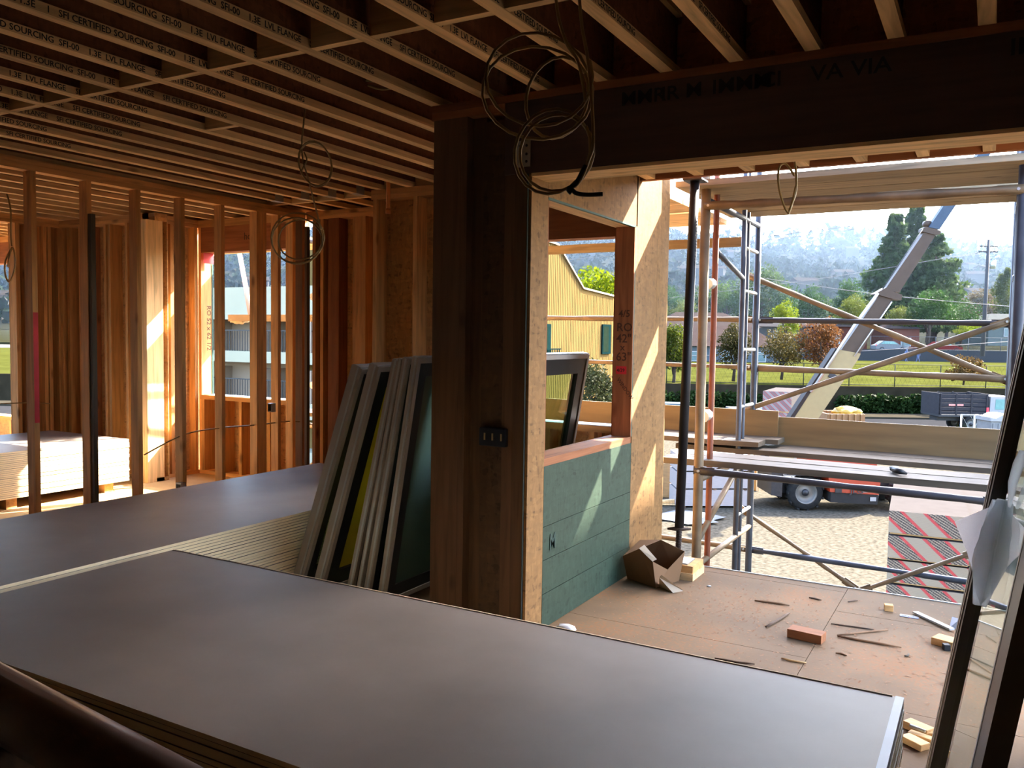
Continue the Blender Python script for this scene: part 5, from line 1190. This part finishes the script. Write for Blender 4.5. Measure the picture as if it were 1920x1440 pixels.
for lab, px0, px1, py0, py1, v, mt in (('tan plywood crate beside the corner panel below the walkway', 1225, 1268, 925, 868, 27.5, M_PLY), ('orange barrier board beyond the pale drywall bundles', 1404, 1422, 912, 875, 29.0, plain('orange_board', (0.50, 0.24, 0.05), 0.7))):
    a = SV(px0, py0, v); b = SV(px1, py0, v); zt = SV(px0, py1, v).z; a.z = b.z = GZ
    cr = MB()
    cr.hexa([a, b, b + VX * 1.0, a + VX * 1.0, a + ZX * (zt - GZ), b + ZX * (zt - GZ), b + VX + ZX * (zt - GZ), a + VX + ZX * (zt - GZ)])
    c_ = tag(cr.build('plywood_crate', mt, bevel=0.02), lab, 'crate')
    for f in (0.12, 0.88):
        p = a.lerp(b, f); MB().obox(p + ZX * (zt - GZ) / 2 - VX * .03, UX * .05, VX * .025, ZX * (zt - GZ) / 2).build('batten', wood(2, 'pale'), c_)
for k, (px, py) in enumerate(((1250, 945), (1244, 950), (1258, 940))):
    p = SV(px, py, 26.2); tag(MB().obox((p.x, p.y, GZ + 0.05 + .06 * k), UX * .5 + VX * .1 * k, VX * .05, ZX * .025).build('wood_scrap', wood(0, 'pale')), ('long pale', 'short pale', 'crooked pale')[k] + ' lumber scrap on the gravel beside the plywood crate', 'wood scrap')
ps = D(1290, 965, 24.5); sh = MB(); c = Vector((ps.x, ps.y, GZ + .02))
ring = [c + UX * math.cos(a) * random.uniform(.7, 1.2) + VX * math.sin(a) * random.uniform(.5, 1.0) + ZX * random.uniform(0, .08) for a in [2 * PI * i / 14 for i in range(14)]]
sh.add(ring + [c + ZX * .14], [(i, (i + 1) % 14, 14) for i in range(14)])
tag(sh.build('plastic_sheet', plain('white_plastic_sheet', (0.62, 0.64, 0.70), 0.4)), 'rumpled white plastic sheet on the gravel by the pale bundles', 'sheet')
# orange skip with a yellow tarp
o0 = SV(1552, 800, 44); o1 = SV(1619, 800, 44); zt = SV(1619, 777, 44).z
skp = thing('skip_bin', 'orange brown skip bin beyond the boom foot', 'bin', (o0.x, o0.y, GZ))
bo_ = plain('orange_brown_steel', (0.20, 0.085, 0.02), 0.6)
for nm, p, q_ in (('side_panel', o0, o1), ('side_panel', o0 + VX * 2.2, o1 + VX * 2.2), ('end_panel', o0, o0 + VX * 2.2), ('end_panel', o1, o1 + VX * 2.2)):
    d = (q_ - p).normalized(); nn = Vector((-d.y, d.x, 0))
    MB().obox((p + q_) / 2 * 1 + ZX * ((GZ + zt) / 2 - p.z), d * (q_ - p).length / 2, nn * .04, ZX * (zt - GZ) / 2).build(nm, bo_, skp)
    for k in range(6):
        c = p.lerp(q_, (k + .5) / 6) - nn * .07; c.z = (GZ + zt) / 2; MB().obox(c, d * .05, nn * .05, ZX * (zt - GZ) / 2).build('rib', bo_, skp)
MB().obox(Vector(((o0.x + o1.x) / 2, (o0.y + o1.y) / 2, GZ + .05)) + VX * 1.1, UX * (o1 - o0).length / 2, VX * 1.1, ZX * .05).build('base', bo_, skp)
c = SV(1585, 772, 44.8); ty = MB().blob(c, .62, .5, .28, 3, .22)
for k in range(3): ty.blob(c + Vector((random.uniform(-.6, .6), random.uniform(-.4, .4), random.uniform(-.2, .1))), .35, .3, .2, 2, .25)
tag(ty.build('yellow_tarp', plain('yellow_tarp', (0.36, 0.20, 0.006), 0.5)), 'bundled yellow tarp on top of the orange skip bin', 'tarp')
# flatbed truck, pickup, cars
def truck():
    v = 49.0; r = .5; u0 = uof(1761, v, GZ + 1.5); u1 = uof(1853, v, GZ + 1.5); u2 = uof(1935, v, GZ + 1.5); z = GZ
    t = thing('flatbed_truck', 'white cab flatbed truck with dark stake sides parked on the street', 'truck', site(u0, v, z))
    zt = SV(1800, 738, v).z; zb = z + 1.05; dkp = plain('dark_stake_boards', (0.022, 0.02, 0.022), 0.8, spec=0.1)
    prof('bed_floor', M_BLACK, t, [(u0, zb - .12), (u1, zb - .12), (u1, zb), (u0, zb)], v, v + 2.2)
    for vv in (v, v + 2.15):
        for k in range(5):
            z0 = zb + (zt - zb) * (k * .2 + .01); prof('stake_board', dkp, t, [(u0, z0), (u1, z0), (u1, z0 + (zt - zb) * .15), (u0, z0 + (zt - zb) * .15)], vv, vv + .05)
        for k in range(4):
            uu = u0 + (u1 - u0) * (k + .05) / 3.2; prof('stake', dkp, t, [(uu, zb), (uu + .09, zb), (uu + .09, zt), (uu, zt)], vv - .04, vv)
    prof('end_gate', dkp, t, [(u0, zb), (u0 + .05, zb), (u0 + .05, zt), (u0, zt)], v, v + 2.2); prof('head_board', dkp, t, [(u1 - .05, zb), (u1, zb), (u1, zt), (u1 - .05, zt)], v, v + 2.2)
    zc = SV(1870, 744, v).z
    cab = prof('cab', M_WHITE, t, [(u1 + .1, z + .6), (u2, z + .6), (u2, z + 1.5), (u1 + 1.9, z + 1.6), (u1 + 1.5, zc), (u1 + .15, zc)], v + .05, v + 2.0)
    prof('cab_window', plain('teal_glass', (0.10, 0.20, 0.18), 0.1), cab, [(u1 + .42, zc - .75), (u1 + 1.1, zc - .75), (u1 + 1.05, zc - .15), (u1 + .45, zc - .15)], v + .035, v + .05)
    for uu in (u0 + (u1 - u0) * .68, u1 + 1.9): wheel(t, uu, v + .15, z + r, r, .28, -1, False); wheel(t, uu, v + 1.9, z + r, r, .28, 1, False)
    prof('frame_rail', M_BLACK, t, [(u0 + .2, z + .65), (u2, z + .65), (u2, z + .88), (u0 + .2, z + .88)], v + .6, v + 1.5)
    prof('tail_lamp', M_REDP, t, [(u1 - .12, zb + .05), (u1 + .02, zb + .05), (u1 + .02, zb + .45), (u1 - .12, zb + .45)], v - .05, v)
    prof('red_marker', plain('faded_red_print', (0.5, 0.16, 0.13), 0.6), t, [(u0 + .55, zb + .52), (u0 + 1.4, zb + .52), (u0 + 1.4, zb + .62), (u0 + .55, zb + .62)], v - .012, v - .002)
truck()
def car(label, px0, v, ln, col, pick=False, r=.34):
    z = GZ - .02; u = uof(px0, v, z + .7); t = thing('pickup_truck' if pick else 'parked_car', label, 'pickup' if pick else 'car', site(u, v, z))
    mt = plain('carpaint_%d' % int(col[0] * 999 + col[2] * 77), sc(col, 0.6), 0.25, 0.1, 0.03)
    if pick: P_ = [(0, .45), (ln, .45), (ln, .95), (ln - 1.2, 1.05), (2.15, 1.05), (0, 1.05)]; C_ = [(2.2, 1.05), (ln - 1.3, 1.05), (ln - 2.0, 1.75), (2.35, 1.75)]
    else: P_ = [(0, .4), (ln, .4), (ln, .75), (ln - 1.1, .95), (.5, 1.0), (0, .85)]; C_ = [(.4, 1.0), (ln - 1.1, .95), (ln - 1.9, 1.45), (1.1, 1.48)]
    if pick:
        P_ = [(0, .5), (ln, .5), (ln, 1.1), (0, 1.15)]
    body = prof('body', mt, t, [(u + a, z + b) for a, b in P_], v, v + 1.75)
    cb = prof('cabin', mt, t, [(u + a, z + b) for a, b in C_], v + .12, v + 1.63)
    cx = sum(a for a, b in C_) / 4; cy = sum(b for a, b in C_) / 4
    prof('side_glass', plain('teal_glass', (0.10, 0.20, 0.18), 0.1), cb, [(u + cx + (a - cx) * .82, z + cy + (b - cy) * .7) for a, b in C_], v + .10, v + .13)
    for uu in (.85, ln - .85): wheel(t, u + uu, v + .1, z + r, r, .22, -1, False); wheel(t, u + uu, v + 1.65, z + r, r, .22, 1, False)
    prof('tail_lamp', M_REDP, body, [(u - .01, z + .75), (u + .08, z + .75), (u + .08, z + 1.0), (u - .01, z + 1.0)], v - .02, v + .05)
car('white pickup truck parked beyond the scaffold ladder frame', 1374, 50, 5.4, (0.55, 0.57, 0.60), True)
car('pale blue parked car beside the corner panel on the street', 1205, 49, 4.4, (0.36, 0.50, 0.62))
car('white parked car under the brick red house', 1640, 113.2, 4.4, (0.55, 0.57, 0.60))
car('red parked car behind the field wall under the dark trees', 1742, 114.5, 4.4, (0.45, 0.06, 0.05))
for o in [x for x in COL.objects if x.get('label') in ('white parked car under the brick red house', 'red parked car behind the field wall under the dark trees')]: o.location.z += 3.95
# portable toilet
v = 35.5; u0 = uof(1857, v, GZ + 1); u1 = uof(1896, v, GZ + 1); pz = SV(1870, 790, v).z
pt_ = thing('portable_toilet', 'grey portable toilet with a white domed roof by the dark frame', 'toilet', site(u0, v, GZ))
gp = plain('grey_plastic', (0.12, 0.125, 0.13), 0.5)
prof('cabin', gp, pt_, [(u0, GZ), (u1, GZ), (u1, pz), (u0, pz)], v, v + 1.1)
for k in range(4): uu = u0 + (u1 - u0) * (k + .3) / 4; prof('rib', gp, pt_, [(uu, GZ + .2), (uu + .06, GZ + .2), (uu + .06, pz - .1), (uu, pz - .1)], v - .03, v)
prof('roof', M_WHITE, pt_, [(u0 - .06, pz), (u1 + .06, pz), (u1 + .06, pz + .12), (u1 - .1, pz + .30), (u0 + .45, pz + .28), (u0 + .15, pz + .12), (u0 - .06, pz + .16)], v - .06, v + 1.16)
wd_ = MB(); a = site(uof(1826, 39, GZ), 39, GZ)
for k in range(500):
    p = a + UX * random.uniform(-.6, .9) + VX * random.uniform(-1.2, 1.0); h = random.uniform(.5, 1.5); d = Vector((random.gauss(0, .12), random.gauss(0, .12), 1)) * h
    wd_.add([p - UX * .015, p + UX * .015, p + d], [(0, 1, 2)])
tag(wd_.build('weeds', leafmat('weed_green', (0.17, 0.25, 0.04), .4), kind='stuff'), 'clump of bright tall weeds behind the chain link gate', 'weeds')

# ------------------------------------------------------------------ buildings at the side
M_TAN = plain('tan_siding', (0.105, 0.068, 0.025), 0.9, 0, 0.04, 2, 0.08, 0.0)
def tanbuilding():
    X = -16.0; t = thing('tan_building', 'tan ribbed building with a sloping parapet beyond the green wall opening', 'building', (X, 30, GZ))
    poly = [(26.0, GZ), (38.15, GZ), (38.15, 3.53), (34.5, 3.71), (31.9, 5.38), (31.2, 5.42), (26.0, 5.42)]
    MB().prism([(X, y, z) for y, z in poly], (-9, 0, 0)).build('wall', M_TAN, t)
    o = MB(); y = 26.05
    while y < 38.1:
        zt = 3.5 if y > 34.5 else (5.4 if y < 31.9 else 5.38 - (y - 31.9) * 0.642)
        o.box(X, X + .012, y, y + .09, GZ, zt - .06); y += .17
    o.build('siding_rib', M_TAN, t, kind='stuff')
    ca = MB(); pts = [(26.0, 5.42), (31.2, 5.42), (31.9, 5.38), (34.5, 3.71), (38.2, 3.53)]
    for (a, b), (c_, d) in zip(pts[:-1], pts[1:]): ca.beam((X - .05, a, b), (X - .05, c_, d), .3, .08)
    ca.build('parapet_cap', plain('pale_flashing', (0.13, 0.10, 0.055), 0.5), t)
    tf = plain('dark_teal_frame', (0.004, 0.013, 0.013), 0.7, spec=0.0)
    for y0, y1, z0, z1 in ((36.7, 37.7, .75, 2.15), (30.2, 31.35, .1, 2.05)):
        f = MB().box(X + .02, X + .09, y0, y1, z0, z1).build('window', tf, t); MB().box(X + .085, X + .095, y0 + .1, y1 - .3, z0 + .1, z1 - .1).build('pane', plain('reflecting_pane', (0.008, 0.014, 0.009), 0.6, spec=0.0), f)
    for k in range(8): MB().box(X + .5, X + .53, 30.2 + k * .15, 30.23 + k * .15, .1, 1.0).build('balcony_bar', tf, t)
    MB().box(X + .5, X + .54, 30.1, 31.4, 1.0, 1.05).build('balcony_rail', tf, t)
tanbuilding()
def apartments():
    Y = 25.0; X0, X1 = -34.0, -19.0
    t = thing('apartment_building', 'pale apartment block with railed balconies outside the second room window', 'building', (-26, Y, GZ))
    M_ST = plain('pale_stucco', (0.33, 0.30, 0.20), 0.85, 0, 0.05, 1); M_IN = plain('beige_recess', (0.30, 0.22, 0.155), 0.85, 0, 0.05, 1)
    MB().box(X0, X1, Y + 1.4, Y + 8, GZ, 3.2).build('wall', M_IN, t)
    MB().box(X0, X1, Y, Y + 1.4, 2.05, 3.38).build('parapet', M_ST, t)
    for z0, z1 in ((.28, .74), (-1.9, -1.27), (-3.7, -3.2)): MB().box(X0, X1, Y, Y + 1.4, z0, z1).build('floor_band', M_ST, t)
    for z0, z1 in ((.74, 1.62), (-1.27, -.4)):
        MB().box(X0, X1, Y + .05, Y + .09, z1 - .04, z1).build('top_rail', M_BLACK, t)
        o = MB(); x = X0
        while x < X1: o.box(x, x + .022, Y + .06, Y + .08, z0, z1); x += .15
        o.build('railing_bars', M_BLACK, t, kind='stuff')
    for z0 in (.74, -1.27):
        for x in (-31.5, -28.0, -25.4, -22.2):
            w_ = MB().box(x, x + 1.3, Y + 1.36, Y + 1.42, z0 + .1, z0 + 1.25).build('window', plain('dark_frame', (0.05, 0.06, 0.06), .5), t); MB().box(x + .08, x + 1.2, Y + 1.34, Y + 1.37, z0 + .18, z0 + 1.2).build('pane', plain('dark_pane', (0.05, 0.09, 0.10), 0.15), w_)
        for x in (-29.5, -26.3, -23.6): MB().box(x, x + .35, Y, Y + 1.4, z0, z0 + 1.31).build('pier', M_IN, t)
apartments()
rp = MB().tube([W(448, 470, 1, 9.5), W(462, 545, 1, 9.3), W(470, 592, 1, 9.2)], .035, 8)
rp.tube([W(398, 475, 1, 9.5), W(388, 520, 1, 9.3)], .03, 8)
tag(rp.build('orange_brace', plain('pale_orange_paint', (0.55, 0.22, 0.14), 0.5)), 'pale orange slanted brace outside the second room window', 'brace')
wrp = MB().blob(W(448, 600, 1, 7.45), .13, .08, .05, 3, .25); tag(wrp.build('cloth_bundle', plain('pale_cloth', (0.55, 0.42, 0.26), .8)), 'bunched pale cloth on the scaffold outside the second room window', 'cloth')
tag(MB().box(-8.2, -4.3, 7.36, 7.42, 1.64, 1.72).build('scaffold_plank', plain('pale_board', (0.26, 0.20, 0.13), 0.8)), 'pale plank rail outside the second room window holding the cloth', 'plank')

# ------------------------------------------------------------------ hills
random.seed(9)
def hz(u, v):
    t = max(0.0, (v - 185) / 420.0); base = 1.5 + 66 * min(1.0, t) ** 1.15
    return base + 6 * t * math.sin(u * .011 + 1.0) + 3 * t * math.sin(u * .031) + 2.5 * t * math.sin(v * .045 + u * .02) - max(0, v - 605) * .12
HM = MB(); nu, nv = 90, 34; vs = []
for j in range(nv + 1):
    for i in range(nu + 1):
        u = -900 + 1900 * i / nu; vv = 185 + 560 * j / nv; vs.append(site(u, vv, hz(u, vv)))
HM.add(vs, [(j * (nu + 1) + i, j * (nu + 1) + i + 1, (j + 1) * (nu + 1) + i + 1, (j + 1) * (nu + 1) + i) for j in range(nv) for i in range(nu)], True)
struct(HM.build('hillside', plain('hill_ground', (0.06, 0.06, 0.03), 0.9, 0, 0.35, 0.03, 0)))
bm = bmesh.new(); bmesh.ops.create_icosphere(bm, subdivisions=1, radius=1); IV = [v.co.copy() for v in bm.verts]; IF = [[v.index for v in f.verts] for f in bm.faces]; bm.free()
def hilltrees(name, label, n, u0, u1, v0, v1, hmin, hmax, mt, conif):
    o = MB()
    for k in range(n):
        u = random.uniform(u0, u1); vv = random.uniform(v0, v1); z = hz(u, vv); h = random.uniform(hmin, hmax); r = h * random.uniform(.32, .5)
        sl = conif and random.random() < .35
        if sl: r = h * .2
        c = site(u, vv, z + h * .45)
        if sl: leafcloud(o, c, r, r, h * .55, 16, r * .8)
        else: leafcloud(o, c, r, r, h * .5, 16, r * .55)
    ob = o.build(name, mt, kind='stuff'); return tag(ob, label, 'woods')
hilltrees('hillside_woods', 'hazy blue green woods covering the far hillside', 6500, -480, 600, 195, 600, 3.5, 8, leafmat('hill_leaves', (0.06, 0.095, 0.045), .05), False)
hilltrees('skyline_woods', 'pale hazy tree line along the crest of the hills', 700, -520, 640, 575, 640, 8, 19, leafmat('crest_leaves', (0.06, 0.095, 0.045), .05), True)
HW = plain('hill_house_wall', (0.22, 0.21, 0.20), .8); HR = plain('hill_house_roof', (0.10, 0.085, 0.075), .8)
hp = None
for k in range(70):
    u = random.uniform(-260, 330); vv = random.uniform(205, 520)
    p = site(u, vv, hz(u, vv) + 4.0)
    if hp is None:
        o = MB().box(-3.6, 3.6, -3, 3, -5, 1.6); hp = o.build('hill_house', HW, origin=(0, 0, 0))
        rf = MB().add([(-4, -3.4, 1.6), (4, -3.4, 1.6), (4, 3.4, 1.6), (-4, 3.4, 1.6), (-4, 0, 2.9), (4, 0, 2.9)], [(0, 1, 5, 4), (2, 3, 4, 5), (1, 2, 5), (3, 0, 4), (3, 2, 1, 0)]).build('roof', HR, hp, origin=(0, 0, 0)); rf.location = (0, 0, 0)
        h = hp
    else:
        h = hp.copy(); COL.objects.link(h); r2 = rf.copy(); COL.objects.link(r2); r2.parent = h
    h.location = p; h.rotation_euler = (0, 0, YAW + random.uniform(-.6, .6)); tag(h, 'small pale house among the trees of the hazy hillside', 'house', 'hillside houses')

# haze over the far ground
hz_ = MB().hexa([site(-900, 95, -1.5), site(1000, 95, -1.5), site(1000, 800, -1.5), site(-900, 800, -1.5), site(-900, 95, 120), site(1000, 95, 120), site(1000, 800, 120), site(-900, 800, 120)])
mt = bpy.data.materials.new('haze_volume'); mt.use_nodes = True; t = mt.node_tree; t.nodes.remove(t.nodes['Principled BSDF'])
vs_ = t.nodes.new('ShaderNodeVolumeScatter'); vs_.inputs['Color'].default_value = (0.50, 0.70, 1.0, 1); vs_.inputs['Density'].default_value = 0.00016; vs_.inputs['Anisotropy'].default_value = 0.45
t.links.new(vs_.outputs[0], t.nodes['Material Output'].inputs['Volume'])
hb_ = hz_.build('haze', mt, kind='stuff'); tag(hb_, 'pale blue haze hanging before the hillside', 'haze')

# lettering becomes plain mesh
bpy.context.view_layer.update()
dg = bpy.context.evaluated_depsgraph_get()
for o in TEXTS:
    me = bpy.data.meshes.new_from_object(o.evaluated_get(dg))
    if not me.materials: me.materials.append(o.data.materials[0])
    n = bpy.data.objects.new(o.name, me); nm = o.name; par = o.parent; ml = o.matrix_local.copy()
    bpy.data.objects.remove(o); n.name = nm; COL.objects.link(n); n.parent = par; n.matrix_local = ml
